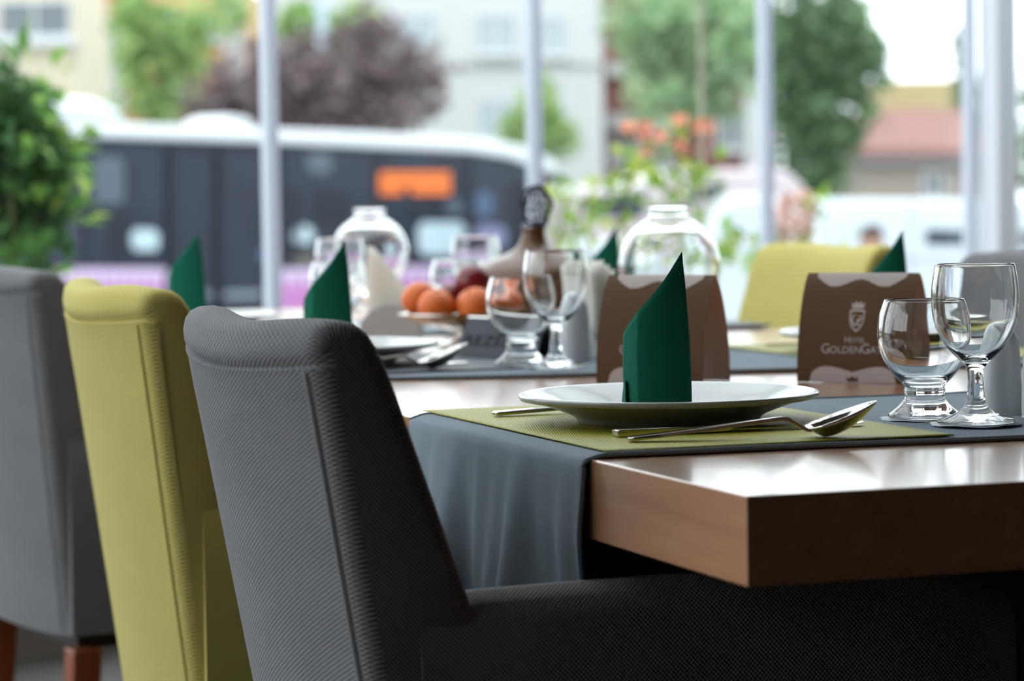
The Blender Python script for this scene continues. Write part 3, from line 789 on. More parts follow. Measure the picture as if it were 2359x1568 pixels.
shaker(T(0.452, 0.487, ON), 'white ceramic shaker standing in front of its twin by the table corner')
shaker(T(1.478, 0.424, ON), 'white ceramic shaker beside the white napkins left of the first menu card')

HOLD_M = mat('grey_ceramic_holder', S(176, 178, 180), rough=0.35, coat=0.2, var=0.03, scale=20)
def napkin_holder(p, rz, label, sheets, sheet_fn, half=0.052, hgt=0.048):
    root = empty('napkin_holder', p, rz, label=label, cat='napkin holder', group='ceramic napkin holders')
    for y in (-0.020, 0.020):
        pts = [Vector((half * cos(pi * k / 16), y, 0.006 + hgt * sin(pi * k / 16))) for k in range(17)]
        MB().extrude(pts, Vector((0, 0.004 if y > 0 else -0.004, 0))).build('side_plate', HOLD_M, root, smooth=False, bevel=0.0012)
    MB().box(-half, half, -0.024, 0.024, 0.0, 0.007).build('base', HOLD_M, root, smooth=False, bevel=0.0015)
    return root
def napkin_sheet(p, rz, pts, label, group, wav=0.0, n=18):
    """upright folded paper: pts = outline (x, z); gently waved; two plies"""
    o = bpy.data.objects.new('tmp', None)
    xs = [q[0] for q in pts]
    mb = MB(); vs = []; zmax = max(q[1] for q in pts)
    # rows between left and right outline
    left = [q for q in pts[:len(pts) // 2]]; right = [q for q in pts[len(pts) // 2:]][::-1]
    rows = 10
    def side(L, t):
        k = t * (len(L) - 1); i = min(int(k), len(L) - 2); f = k - i
        return lerp(L[i][0], L[i + 1][0], f), lerp(L[i][1], L[i + 1][1], f)
    def fn(a, b):
        l = side(left, b); r = side(right, b)
        x = lerp(l[0], r[0], a); z = lerp(l[1], r[1], a)
        return (x, wav * sin(x * 160 + b * 2.0) * (0.3 + b), z)
    mb.grid(fn, n, rows)
    bpy.data.objects.remove(o)
    ob = mb.build('paper_napkin', WHITE_PAPER, solid=0.0005, angle=70)
    ob.location = p; ob.rotation_euler = (0, 0, rz)
    return tag(ob, label, 'napkin', group)
# holder with one tall pointed napkin, behind the second plate
hp = T(2.13, 0.385, TABLE_Z); rz = radians(-4)
napkin_holder(hp, rz, 'grey ceramic napkin holder with one tall pointed white napkin', 1, None, half=0.045)
for k, dy in enumerate((-0.006, 0.004)):
    napkin_sheet(hp + Vector((-0.003 + 0.002 * k, dy, 0.0085)), rz, [(-0.029, 0.0), (-0.029, 0.06), (-0.028, 0.128 - 0.004 * k), (0.046, 0.0), (0.042, 0.045), (-0.018, 0.126 - 0.004 * k)][:3] + [(-0.018, 0.126 - 0.004 * k), (0.036, 0.052), (0.044, 0.0)],
                 'white paper napkin folded to a tall point in the grey holder', 'pointed white napkins in the grey holder', 0.0004)
# holder with a loose fan of napkins beside the first menu card
hp = T(1.548, 0.468, ON); rz = radians(-42)
napkin_holder(hp, rz, 'grey ceramic napkin holder with a loose fan of white napkins', 5, None, half=0.034, hgt=0.034)
for k in range(5):
    s = (k - 2) / 2
    napkin_sheet(hp + Vector((0.0, 0, 0.0085)) + Vector((cos(rz + pi / 2), sin(rz + pi / 2), 0)) * s * 0.013, rz + s * 0.10,
                 [(-0.022, 0.0), (-0.028 + 0.004 * s, 0.06), (-0.033 + 0.006 * s, 0.110 - 0.006 * abs(s)), (0.026 + 0.004 * s, 0.112 - 0.012 * abs(s)), (0.026, 0.06), (0.022, 0.0)],
                 'white paper napkin in the loose fan beside the first menu card', 'white napkins fanned in a holder', 0.0022)
# and one at the frame edge beside the near shakers
hp = T(0.50, 0.548, ON); rz = radians(20)
napkin_holder(hp, rz, 'grey ceramic napkin holder behind the pair of shakers at the table corner', 4, None, half=0.034, hgt=0.034)
for k in range(4):
    s = (k - 1.5) / 1.5
    napkin_sheet(hp + Vector((0, 0, 0.0085)) + Vector((cos(rz + pi / 2), sin(rz + pi / 2), 0)) * s * 0.013, rz + s * 0.08,
                 [(-0.022, 0.0), (-0.028, 0.05), (-0.032, 0.090 - 0.006 * abs(s)), (0.030, 0.088 - 0.012 * abs(s)), (0.026, 0.05), (0.022, 0.0)],
                 'white paper napkin in the holder behind the pair of shakers', 'white napkins behind the shakers', 0.0022)

# ------------------------------------------------------------------ brown menu cards
CARD_B = mat('brown_card_print', S(84, 56, 29), rough=0.55, spec=0.2, var=0.03, scale=30)
CARD_W = mat('pale_card_print', S(176, 162, 157), rough=0.55, spec=0.2, var=0.02, scale=30)
CARD_IN = mat('card_inside', S(222, 196, 184), rough=0.6, var=0.03, scale=30)
CW, CHh, CD = 0.129, 0.1175, 0.036
def arch(t):
    """t: 0 ridge .. 1 foot, returns (y outwards, z)"""
    z = CHh * (1 - t); return CD * (1 - (1 - t) ** 2.0) ** 0.75 if t > 0 else 0.0, z
def card_pt(x, zf, off=0.0):
    """x across, zf height on the face (metres) -> point on the front sheet, lifted by off"""
    t = 1 - zf / CHh; y, z = arch(max(0, min(1, t)))
    y2, z2 = arch(max(0, min(1, t + 0.01))); n = Vector((0, -(y2 - y), (z2 - z))); tt = Vector((0, -(y2 - y), z2 - z)).normalized() if (y2 - y) or (z2 - z) else Vector((0, 0, -1))
    nn = Vector((0, tt.z, -tt.y)) 
    if nn.y > 0: nn = -nn
    side = 1 + 0.0 * t
    return Vector((x, -y, z)) + nn * off
def text_outline(s, size, font_scale_first=None):
    """flat mesh of a word (small capitals when font_scale_first is given); returns verts, faces, width"""
    cu = bpy.data.curves.new('word', 'FONT'); cu.body = s; cu.size = size; cu.resolution_u = 3
    ob = bpy.data.objects.new('word', cu); COL.objects.link(ob)
    dg = bpy.context.evaluated_depsgraph_get(); me = bpy.data.meshes.new_from_object(ob.evaluated_get(dg))
    vs = [v.co.copy() for v in me.vertices]; fs = [tuple(p.vertices) for p in me.polygons]
    bpy.data.objects.remove(ob); bpy.data.curves.remove(cu); bpy.data.meshes.remove(me)
    return vs, fs
def word(parts, gap=0.0):
    """parts: (string, size) set side by side on one base line, centred"""
    V, F = [], []; x = 0.0
    for s, size in parts:
        vs, fs = text_outline(s, size); n = len(V)
        x0 = min(p.x for p in vs); x1 = max(p.x for p in vs)
        V += [Vector((p.x - x0 + x, p.y, 0)) for p in vs]; F += [tuple(i + n for i in f) for f in fs]
        x += x1 - x0 + gap
    w = x - gap
    return [Vector((p.x - w / 2, p.y, 0)) for p in V], F
def flat_on_card(name, vs, fs, mt, parent, off=0.00035, cx=0.0, cz=0.0):
    return MB().add([card_pt(p.x + cx, p.y + cz, off) for p in vs], fs).build(name, mt, parent, smooth=False, fix=False)
CARD = None
def menu_card(p, rz, label):
    global CARD
    if CARD is None:
        root = CARD = empty('menu_card')
        hw = CW / 2
        sh = lambda a: lerp(-hw, hw, a)
        MB().grid(lambda a, b: card_pt(sh(a), CHh * (1 - b)), 6, 28).build('front_sheet', CARD_B, root, angle=80)
        MB().grid(lambda a, b: Vector((1, -1, 1)) * card_pt(sh(a), CHh * (1 - b)), 6, 28).build('back_sheet', CARD_IN, root, angle=80)
        # pale wave at the head and at the foot of the print
        def wave_top(x): q = x / 0.055; return CHh - 0.006 - 0.0075 * (0.5 - 0.5 * cos(2 * pi * (q * 0.5 + 0.5))) ** 1 * 0 - (0.0145 - 0.0075 * cos(pi * q) ** 2 * (abs(q) < 0.5) if abs(q) < 0.62 else 0.0145 * max(0, (1 - abs(q)) / 0.38) ** 0.7)
        vs, fs = [], []; n = 40
        for i in range(n + 1):
            x = -0.052 + 0.104 * i / n; lo = max(CHh - 0.024, min(CHh - 0.0002, wave_top(x) + 0.006))
            for j in range(5): vs.append(Vector((x, lerp(lo, CHh - 0.0001, j / 4), 0)))
        fs = [(i * 5 + j, i * 5 + 5 + j, i * 5 + 6 + j, i * 5 + 1 + j) for i in range(n) for j in range(4)]
        flat_on_card('pale_wave', vs, fs, CARD_W, root)
        vs, fs = [], []
        for i in range(n + 1):
            x = -0.050 + 0.100 * i / n; q = x / 0.050
            hi = 0.0185 * (1 - abs(q) ** 6) ** 0.5 * (0.62 + 0.38 * sin(min(abs(q), 0.75) * pi / 1.5))
            for j in range(5): vs.append(Vector((x, lerp(0.0003, max(0.0006, hi), j / 4), 0)))
        flat_on_card('pale_wave', vs, [(i * 5 + j, i * 5 + 5 + j, i * 5 + 6 + j, i * 5 + 1 + j) for i in range(n) for j in range(4)], CARD_W, root)
        # little crown on the foot wave
        cr = [(-0.006, 0.0015), (-0.0068, 0.0065), (-0.0035, 0.0048), (0.0, 0.0078), (0.0035, 0.0048), (0.0068, 0.0065), (0.006, 0.0015)]
        flat_on_card('foot_crown', [Vector((x, z, 0)) for x, z in cr], [(0, 1, 2), (0, 2, 3, 4, 6), (4, 5, 6)], CARD_B, root, 0.0007)
        # crest: shield ring, crown and curled device
        def shield(s):
            pts = []
            for k in range(9): pts.append((-0.0088 * s + 0.0176 * s * k / 8, 0.0115 * s + 0.0008 * sin(pi * k / 8)))
            for k in range(1, 13):
                t = k / 12; pts.append((0.0088 * s * (1 - t ** 4.0), 0.0115 * s - 0.0235 * s * t))
            for k in range(1, 12):
                t = 1 - k / 12; pts.append((-0.0088 * s * (1 - t ** 4.0), 0.0115 * s - 0.0235 * s * t))
            return pts
        a_, b_ = shield(1.0), shield(0.80); n = len(a_)
        vs = [Vector((x, z, 0)) for x, z in a_ + b_]
        flat_on_card('shield', vs, [(k, (k + 1) % n, (k + 1) % n + n, k + n) for k in range(n)], CARD_W, root, cx=0.002, cz=0.0665)
        cr = [(-0.0066, 0.0), (-0.0078, 0.0066), (-0.0045, 0.0040), (-0.0030, 0.0082), (0.0, 0.0048), (0.0030, 0.0082), (0.0045, 0.0040), (0.0078, 0.0066), (0.0066, 0.0)]
        flat_on_card('crown', [Vector((x, z, 0)) for x, z in cr], [(0, 1, 2), (0, 2, 3, 4, 8), (4, 5, 6, 8), (6, 7, 8)], CARD_W, root, cx=0.002, cz=0.0797)
        def ribbon(pts, w):
            P = smoothpoly([(x, z, 0) for x, z in pts], 5); vs = []
            for i, q in enumerate(P):
                t = (P[min(i + 1, len(P) - 1)] - P[max(i - 1, 0)]).normalized(); nn = Vector((-t.y, t.x, 0)); ww = w * (0.35 + 0.65 * sin(pi * i / (len(P) - 1)))
                vs += [q + nn * ww, q - nn * ww]
            return vs, [(2 * i, 2 * i + 1, 2 * i + 3, 2 * i + 2) for i in range(len(P) - 1)]
        for pts in ([(-0.0005, 0.0055), (-0.0045, 0.004), (-0.0052, -0.001), (-0.002, -0.0055), (0.0012, -0.003), (-0.0008, 0.0)], [(0.0012, 0.004), (0.0046, 0.0038), (0.0036, -0.0008), (0.0012, 0.0002), (0.002, -0.005), (0.0048, -0.0052)]):
            vs, fs = ribbon(pts, 0.0011); flat_on_card('device', vs, fs, CARD_W, root, cx=0.002, cz=0.0675)
        vs, fs = word([('H', 0.0098), ('OTEL', 0.0076)], 0.0004)
        flat_on_card('lettering', vs, fs, CARD_W, root, cx=0.002, cz=0.0432)
        vs, fs = word([('G', 0.0150), ('OLDEN', 0.0110), ('G', 0.0150), ('ATE', 0.0110)], 0.0006)
        flat_on_card('lettering', vs, fs, CARD_W, root, cx=0.001, cz=0.0318)
        o = root
    else: o = copy_tree(CARD)
    o.location = p; o.rotation_euler = (0, 0, rz)
    return tag(o, label, 'menu card', 'brown folded menu cards')
def card_at(pxL, pxR, label):
    a, b = at_z(*pxL, TABLE_Z), at_z(*pxR, TABLE_Z); d = (b - a); ang = math.atan2(d.y, d.x); mid = (a + b) / 2
    n = Vector((-sin(ang), cos(ang), 0))
    return menu_card(Vector((mid.x, mid.y, TABLE_Z + 0.0003)) + n * CD, ang, label)
card_at((1372, 882), (1622, 887), 'brown folded menu card standing behind the green napkin of the corner plate')
card_at((1836, 880), (2094, 885), 'brown folded menu card with pale crest behind the water goblet')

# ------------------------------------------------------------------ reserved sign
SIGN_M = mat('grey_metal_sign', S(62, 61, 68), rough=0.5, metal=0.1, spec=0.25, var=0.03, scale=30)
INK = mat('dark_sign_ink', S(16, 18, 28), rough=0.7, spec=0.1, var=0.03, scale=30)
a, b = at_z(1042, 822, ON), at_z(1236, 832, ON); ang = math.atan2((b - a).y, (b - a).x); mid = (a + b) / 2
sw = (b - a).length / 2; sh_ = 0.048; sd = 0.022
sign = empty('reserved_sign', Vector((mid.x, mid.y, ON + 0.0005)), ang, label='small grey tent sign reading REZERVE in front of the fruit bowl', cat='sign')
nrm = Vector((-sin(ang), cos(ang), 0)); sign.location += nrm * sd
for sg, nm in ((-1, 'front_panel'), (1, 'back_panel')):
    MB().add([(-sw, sg * sd, 0), (sw, sg * sd, 0), (sw * 0.9, sg * 0.001, sh_), (-sw * 0.9, sg * 0.001, sh_)], [(0, 1, 2, 3)]).build(nm, SIGN_M, sign, smooth=False, solid=0.0012)
MB().tube([(-sw * 0.9, 0, sh_ + 0.0006), (sw * 0.9, 0, sh_ + 0.0006)], 0.0022, 8).build('ridge', STEEL, sign)
vs, fs = word([('REZERVE', 0.0185)])
wmax = max(p.x for p in vs)
def on_sign(p): 
    z = p.y * 0.95 + 0.0155; t = z / sh_
    return Vector((p.x * (sw * 0.80 / wmax), -(sd * (1 - t) + 0.001 * t) - 0.0012, z))
MB().add([on_sign(p) for p in vs], fs).build('lettering', INK, sign, smooth=False, fix=False)

# ------------------------------------------------------------------ fruit stand
SILVER = mat('silver_plate', S(206, 202, 194), rough=0.18, metal=1.0, var=0.03, scale=60)
fb = T(1.935, 0.455, TABLE_Z) + Vector((-0.023, 0, 0))
bowl = empty('fruit_bowl', fb, label='silver footed fruit bowl holding oranges and dark red fruit', cat='bowl')
bp = [(r_, z_ * 0.80) for r_, z_ in profile_smooth([(0.0, 0.004), (0.030, 0.0), (0.038, 0.001), (0.036, 0.005), (0.020, 0.010), (0.011, 0.018), (0.013, 0.026), (0.028, 0.031), (0.055, 0.038), (0.076, 0.048), (0.0855, 0.055), (0.0880, 0.0565), (0.0875, 0.0585), (0.084, 0.0575), (0.073, 0.0505), (0.052, 0.041), (0.026, 0.0345), (0.0, 0.0330)], 3)]
MB().lathe(bp, 56).build('bowl_body', SILVER, bowl, angle=70)
MB().lathe([(0.0880, 0.0448), (0.0905, 0.0458), (0.0900, 0.0474), (0.0872, 0.0474)], 56).build('rim', SILVER, bowl, angle=70)
ORANGE = mat('orange_peel', S(214, 100, 20), rough=0.42, var=0.10, scale=30, bump=0.5, bump_scale=700, spec=0.5)
PLUM = mat('dark_red_skin', S(110, 22, 28), rough=0.3, var=0.25, scale=25, spec=0.5)
GREEN_STEM = mat('fruit_stem_green', S(70, 80, 36), rough=0.8, var=0.1)
def fruit(kind, dx, dy, dz, r, label, group):
    root = empty(kind, fb + Vector((dx, dy, dz)), random.uniform(0, 6), label=label, cat='fruit', group=group)
    prof = []
    for k in range(15):
        a = pi * k / 14; rr = r * sin(a); z = -r * (0.90 if kind == 'orange' else 0.96) * cos(a)
        if k == 14: z -= r * 0.07
        if k == 13: z -= r * 0.01
        prof.append((max(rr, 0.0), z))
    MB().lathe(prof, 28).build('skin', ORANGE if kind == 'orange' else PLUM, root, angle=80)
    MB().lathe([(0.0, 0.0), (0.0022, 0.0), (0.0016, 0.002), (0.0, 0.0022)], 8, Matrix.Translation((0, 0, r * 0.83 if kind == 'orange' else r * 0.89))).build('stem_end', GREEN_STEM, root)
    root.rotation_euler = (random.uniform(-.5, .5), random.uniform(-.5, .5), 0)
    return root
OG = 'oranges in the silver bowl'
fruit('orange', -0.060, -0.004, 0.0660, 0.0255, 'orange piled highest at the white napkin side of the bowl', OG)
fruit('orange', -0.036, -0.046, 0.0575, 0.0255, 'orange in the middle of the bowl edge facing the reserved sign', OG)
fruit('orange', 0.016, -0.050, 0.0580, 0.0262, 'orange in the bowl just behind the short goblet', OG)
fruit('orange', 0.058, -0.016, 0.0590, 0.0255, 'orange in the bowl seen only through the goblets', OG)
RG = 'dark red fruits in the silver bowl'
fruit('plum', -0.016, 0.012, 0.0650, 0.0225, 'small dark red plum low between the oranges', RG)
fruit('apple', 0.014, 0.004, 0.0880, 0.0255, 'large dark red apple lying on top of the oranges', RG)
fruit('plum', 0.010, 0.050, 0.0590, 0.0250, 'dark red plum at the back of the bowl', RG)

# ------------------------------------------------------------------ brown flask with black net pompom
BROWN_GLAZE = mat('brown_glaze', S(96, 64, 40), rough=0.28, spec=0.35, coat=0.0, coat_rough=0.05, var=0.15, scale=20)
BLACK_NET = mat('black_net', S(22, 22, 30), rough=0.7, var=0.1)
vp = at_d(1230, 600, 4.22); vp.z = TABLE_Z
flask = empty('brown_flask', vp, label='squat glossy brown flask topped with a black net pompom', cat='flask')
fp = profile_smooth([(0.0, 0.0), (0.062, 0.0), (0.070, 0.004), (0.090, 0.030), (0.099, 0.060), (0.099, 0.080), (0.088, 0.098), (0.066, 0.111), (0.042, 0.120), (0.026, 0.129), (0.0185, 0.141), (0.0160, 0.152), (0.0175, 0.157), (0.0145, 0.158), (0.012, 0.150), (0.0, 0.148)], 4)
MB().lathe(fp, 56).build('body', BROWN_GLAZE, flask, angle=70)
mb = MB(); rnd = random.Random(4); pts = []
base = MB().sphere((0.005, 0, 0.188), 0.021, 13, 9, (1.0, 1.0, 1.42))
me = base.mesh('net', False)
for v in me.vertices: v.co += Vector((rnd.uniform(-1, 1), rnd.uniform(-1, 1), rnd.uniform(-1, 1))) * 0.0028
pom = link('net_pompom', me, BLACK_NET, flask)
md = pom.modifiers.new('net', 'WIREFRAME'); md.thickness = 0.0030; md.use_replace = True; md.use_even_offset = False
for sx in (-1, 1):
    loop = [(0, 0, 0.160), (sx * 0.012, -0.004, 0.164), (sx * 0.016, -0.005, 0.156), (sx * 0.008, -0.004, 0.150), (0, -0.010, 0.158)]
    MB().tube(smoothpoly(loop, 5), 0.0015, 6).build('ribbon_loop', mat('silver_ribbon', S(150, 150, 168), rough=0.4, var=0.05), flask)

# ================================================================== outside
ASPHALT = mat('street_asphalt', S(120, 120, 122), rough=0.9, var=0.12, scale=2)
struct(MB().box(-150, 150, -60, 220, GROUND - 0.3, GROUND).build('street_ground', ASPHALT, smooth=False))

def leaf_cloud(blobs, n, size, seed, shell=0.55, flat=1.0):
    """leaf quads scattered through ellipsoids (centre, radii); denser towards their surface"""
    rnd = random.Random(seed); mb = MB(); vol = [b[1][0] * b[1][1] * b[1][2] for b in blobs]; tot = sum(vol)
    for (c, r), v in zip(blobs, vol):
        for _ in range(max(8, int(n * v / tot))):
            d = Vector((rnd.gauss(0, 1), rnd.gauss(0, 1), rnd.gauss(0, 1))).normalized()
            q = shell + (1 - shell) * rnd.random() ** 0.6
            q *= 1 + 0.18 * sin(d.x * 7 + seed) * sin(d.z * 6 + seed * 2) + 0.1 * rnd.random()
            p = Vector(c) + Vector((d.x * r[0], d.y * r[1], d.z * r[2])) * q
            a = Vector((rnd.gauss(0, 1), rnd.gauss(0, 1), rnd.gauss(0, 1) * 0.7)).normalized(); b = a.cross(Vector((rnd.gauss(0, 1), rnd.gauss(0, 1), rnd.gauss(0, 1)))).normalized()
            s = size * rnd.uniform(0.6, 1.3)
            mb.add([p - a * s, p + b * s * 0.5, p + a * s, p - b * s * 0.5], [(0, 1, 2, 3)])
    return mb

def leafmat(name, cols, rough=0.6, trans=0.4):
    mt = mat(name, cols[0], rough=rough, island=cols, spec=0.15)
    b = mt.node_tree.nodes['Principled BSDF']
    nt = mt.node_tree
    if not any(n.type == 'BSDF_TRANSLUCENT' for n in nt.nodes):
        t = nt.nodes.new('ShaderNodeBsdfTranslucent'); mx = nt.nodes.new('ShaderNodeMixShader'); mx.inputs[0].default_value = trans
        rp = [n for n in nt.nodes if n.type == 'VALTORGB'][0]; nt.links.new(rp.outputs['Color'], t.inputs['Color'])
        out = [n for n in nt.nodes if n.type == 'OUTPUT_MATERIAL'][0]
        nt.links.new(b.outputs[0], mx.inputs[1]); nt.links.new(t.outputs[0], mx.inputs[2]); nt.links.new(mx.outputs[0], out.inputs[0])
    return mt
BARK = mat('tree_bark', S(84, 72, 62), rough=0.95, var=0.25, scale=6)
LEAF_GREEN = leafmat('fresh_green_leaves', [S(112, 148, 88), S(150, 180, 112), S(184, 206, 138), S(128, 162, 104)])
LEAF_DEEP = leafmat('deep_green_leaves', [S(134, 164, 128), S(162, 190, 148), S(188, 208, 164), S(146, 176, 142)])
LEAF_PLUM = leafmat('purple_plum_leaves', [S(98, 82, 84), S(122, 106, 108), S(152, 138, 140), S(106, 90, 90)])
LEAF_CONIFER = leafmat('dark_conifer_needles', [S(70, 98, 80), S(98, 128, 94), S(128, 158, 106), S(84, 110, 90)])

def pw(px, Y): return px * Y / F_PX
def tree(name, label, Y, blobs_px, mt, n, size_px, seed, trunk_px=None, group='trees across the street', trunk_r=0.16, shell=0.35):
    """blobs_px: (x, y, rx, ry) in the photograph, standing at depth Y"""
    blobs = []; rnd = random.Random(seed)
    for (x, y, rx, ry) in blobs_px:
        c = at_d(x, y, Y + rnd.uniform(-0.6, 0.6)); blobs.append((c, (pw(rx, Y), pw((rx + ry) / 2, Y) * 0.9, pw(ry, Y))))
    tx = trunk_px or blobs_px[0][0]
    base = at_d(tx, 600, Y); base.z = GROUND
    root = empty(name, base, label=label, cat='tree', group=group)
    o = leaf_cloud(blobs, n, pw(size_px, Y), seed, shell).build('foliage', mt, root, world=True, smooth=False, fix=False); o['kind'] = 'stuff'
    top = max(b[0].z for b in blobs)
    MB().tube([base, Vector((base.x + 0.1, base.y, lerp(GROUND, top, 0.5))), Vector((base.x - 0.05, base.y + 0.1, top))], [trunk_r * 1.3, trunk_r, trunk_r * 0.4], 10).build('trunk', BARK, root, world=True)
    for c, r in blobs[:4]:
        MB().tube([Vector((base.x + 0.05, base.y, lerp(GROUND, c.z, 0.55))), (Vector(base) * 0.35 + Vector(c) * 0.65), c], [trunk_r * 0.6, trunk_r * 0.4, trunk_r * 0.15], 7).build('branch', BARK, root, world=True)
    return root

tree('plum_tree', 'purple-leaved plum tree standing behind the bus', 56, [(700, 190, 200, 110), (560, 230, 130, 80), (860, 150, 120, 110), (960, 190, 90, 90), (480, 240, 80, 60), (840, 60, 70, 60), (900, 260, 110, 60), (700, 280, 220, 50)], LEAF_PLUM, 3000, 19, 11, trunk_px=720, shell=0.15)
tree('street_tree', 'fresh green tree in front of the ochre building', 60, [(380, 130, 110, 90), (310, 90, 60, 120), (430, 60, 100, 70), (360, 230, 110, 60), (530, 30, 60, 60), (300, 20, 50, 60)], LEAF_GREEN, 1300, 19, 12, trunk_px=380, shell=0.15)
tree('street_tree', 'fresh green tree glimpsed above the plum tree by the lamp post', 64, [(690, 60, 70, 50), (760, 90, 60, 50), (820, 40, 60, 40)], LEAF_GREEN, 500, 18, 13, trunk_px=740)
tree('street_tree', 'slender pale green tree against the white apartment house', 62, [(1240, 270, 60, 70), (1190, 300, 50, 50), (1290, 320, 50, 50), (1250, 200, 30, 40)], LEAF_GREEN, 700, 15, 14, trunk_px=1240, trunk_r=0.08)
tree('street_tree', 'big deep green tree beside the white apartment house', 66, [(1560, 100, 130, 130), (1470, 40, 90, 90), (1640, 60, 110, 120), (1540, 230, 110, 70), (1640, 220, 80, 90), (1700, 110, 80, 120)], LEAF_DEEP, 2600, 21, 15, trunk_px=1580, shell=0.2)
tree('conifer_tree', 'tall dark conifer next to the red-roofed house', 58, [(1880, 60, 130, 110), (1920, 160, 130, 90), (1900, 260, 130, 90), (1870, 340, 110, 80), (1880, 420, 80, 60), (1830, 180, 80, 140), (1980, 120, 80, 70), (1960, 30, 50, 60)], LEAF_CONIFER, 4200, 18, 16, trunk_px=1890, shell=0.25)
tree('conifer_tree', 'thin cypress tree at the far side of the ochre block, by the window post', 70, [(2215, 130, 22, 70), (2225, 220, 30, 70), (2235, 300, 30, 60)], LEAF_CONIFER, 500, 15, 17, trunk_px=2222, trunk_r=0.08)
tree('conifer_tree', 'dark tree seen past the window post', 60, [(2385, 260, 45, 120), (2370, 400, 40, 90), (2440, 330, 80, 160)], LEAF_CONIFER, 900, 17, 18, trunk_px=2390)

# ------------------------------------------------------------------ buildings
FRAME_W = mat('white_window_frame', S(200, 202, 203), rough=0.5, var=0.02, scale=2)
WIN_DARK = mat('dark_window_glass', S(86, 94, 98), rough=0.08, var=0.15, scale=0.8, spec=0.8)
WIN_PALE = mat('curtained_window_glass', S(150, 164, 168), rough=0.1, var=0.10, scale=2.0, spec=0.7)
def facade(name, label, Y, x0, x1, top, mt, windows=(), depth=8.0, bottom=None, skew=0.0, glass=WIN_PALE, group='buildings across the street', slabs=()):
    """upright block whose street face spans photo columns x0..x1 up to row 'top' at depth Y"""
    a = at_d(x0, 430, Y); b = at_d(x1, 430, Y + skew); ztop = at_d((x0 + x1) / 2, top, Y).z
    a.z = b.z = GROUND; d = (b - a).normalized(); n = Vector((-d.y, d.x, 0))
    root = empty(name, (a + b) / 2, label=label, cat='building', group=group)
    H = Vector((0, 0, ztop - GROUND))
    MB().extrude([a, b, b + H, a + H], n * depth).build('wall', mt, root, world=True, smooth=False)
    def on(px, py):
        r = ray(px, py); t = (a - CAM).dot(n) / r.dot(n); return CAM + r * t
    for (wx0, wy0, wx1, wy1) in windows:
        p, q = on(wx0, wy1), on(wx1, wy0); w = (q - p).dot(d); h = q.z - p.z; fr = 0.07
        M4 = Matrix(((d.x, n.x, 0, p.x), (d.y, n.y, 0, p.y), (0, 0, 1, p.z), (0, 0, 0, 1)))
        f = MB().box(-fr, w + fr, -0.06, 0.02, -fr, 0, M4).box(-fr, w + fr, -0.06, 0.02, h, h + fr, M4).box(-fr, 0, -0.06, 0.02, 0, h, M4).box(w, w + fr, -0.06, 0.02, 0, h, M4).box(w / 2 - 0.03, w / 2 + 0.03, -0.05, 0.02, 0, h, M4)
        fo = f.build('window', FRAME_W, root, world=True, smooth=False)
        for k in range(2):
            g = MB().box(0.0 + k * w / 2 + 0.03 * k, w / 2 - 0.03 * (1 - k) + k * w / 2, -0.02, 0.01, 0, h, M4).build('pane', glass, None, smooth=False)
            g.parent = fo; g.matrix_parent_inverse = Matrix.Translation(-root.location)
            g.matrix_parent_inverse = (Matrix.Translation(root.location) @ Matrix.Translation(-root.location)).inverted() if False else Matrix.Identity(4)
        MB().box(-0.14, w + 0.14, -0.20, 0.0, -0.16, -fr, M4).build('sill', FRAME_W, root, world=True, smooth=False)
    for (sx0, sy0, sx1, sy1, sm, out) in slabs:
        p, q = on(sx0, sy1), on(sx1, sy0); w = (q - p).dot(d); h = q.z - p.z
        M4 = Matrix(((d.x, n.x, 0, p.x), (d.y, n.y, 0, p.y), (0, 0, 1, p.z), (0, 0, 0, 1)))
        MB().box(0, w, -out, 0.0, 0, h, M4).build('balcony' if out > 0.3 else 'wall_panel', sm, root, world=True, smooth=False)
    return root
WHITE_R = mat('white_render', S(190, 191, 190), rough=0.9, var=0.02, scale=0.5)
CREAM_R = mat('cream_render', S(200, 190, 166), rough=0.9, var=0.03, scale=0.5)
OCHRE_R = mat('ochre_render', S(190, 156, 110), rough=0.9, var=0.05, scale=0.5)
SAND_R = mat('sand_render', S(180, 164, 122), rough=0.9, var=0.04, scale=0.5)
BRICK_R = mat('brick_red_render', S(128, 84, 76), rough=0.9, var=0.1, scale=1.0)
GREY_R = mat('pale_grey_render', S(160, 160, 160), rough=0.9, var=0.05, scale=0.5)
BEIGE_R = mat('beige_plaster', S(156, 146, 136), rough=0.9, var=0.06, scale=0.6)
ROOF_R = mat('red_roof_tile', S(138, 98, 92), rough=0.85, var=0.12, scale=1.2)
facade('apartment_house', 'white apartment house with grey-framed windows behind the bus', 74, 620, 1392, -34, WHITE_R,
       windows=[(1103, 36, 1183, 118), (1238, 40, 1298, 122), (918, 34, 1000, 100), (1108, 232, 1184, 312), (1242, 236, 1300, 300), (760, 20, 830, 100)], slabs=[(620, 148, 1392, 158, GREY_R, 0.12)])
facade('brick_house', 'brick-red house with pale balconies behind the big green tree', 80, 1392, 1790, -40, BRICK_R,
       windows=[(1655, 260, 1705, 340), (1480, 300, 1540, 380)], glass=WIN_DARK, slabs=[(1396, 148, 1450, 176, WHITE_R, 1.0), (1714, 170, 1748, 400, WHITE_R, 0.25), (1396, 262, 1500, 300, GREY_R, 0.8), (1600, 0, 1660, 70, WHITE_R, 0.4), (1400, 318, 1540, 388, GREY_R, 0.2)])
facade('cream_house', 'cream corner house with a wide window above the shrub', 66, -160, 186, -40, CREAM_R, depth=5,
       windows=[(2, 6, 158, 82)], glass=WIN_DARK, slabs=[(-160, 96, 186, 112, WHITE_R, 0.25)])
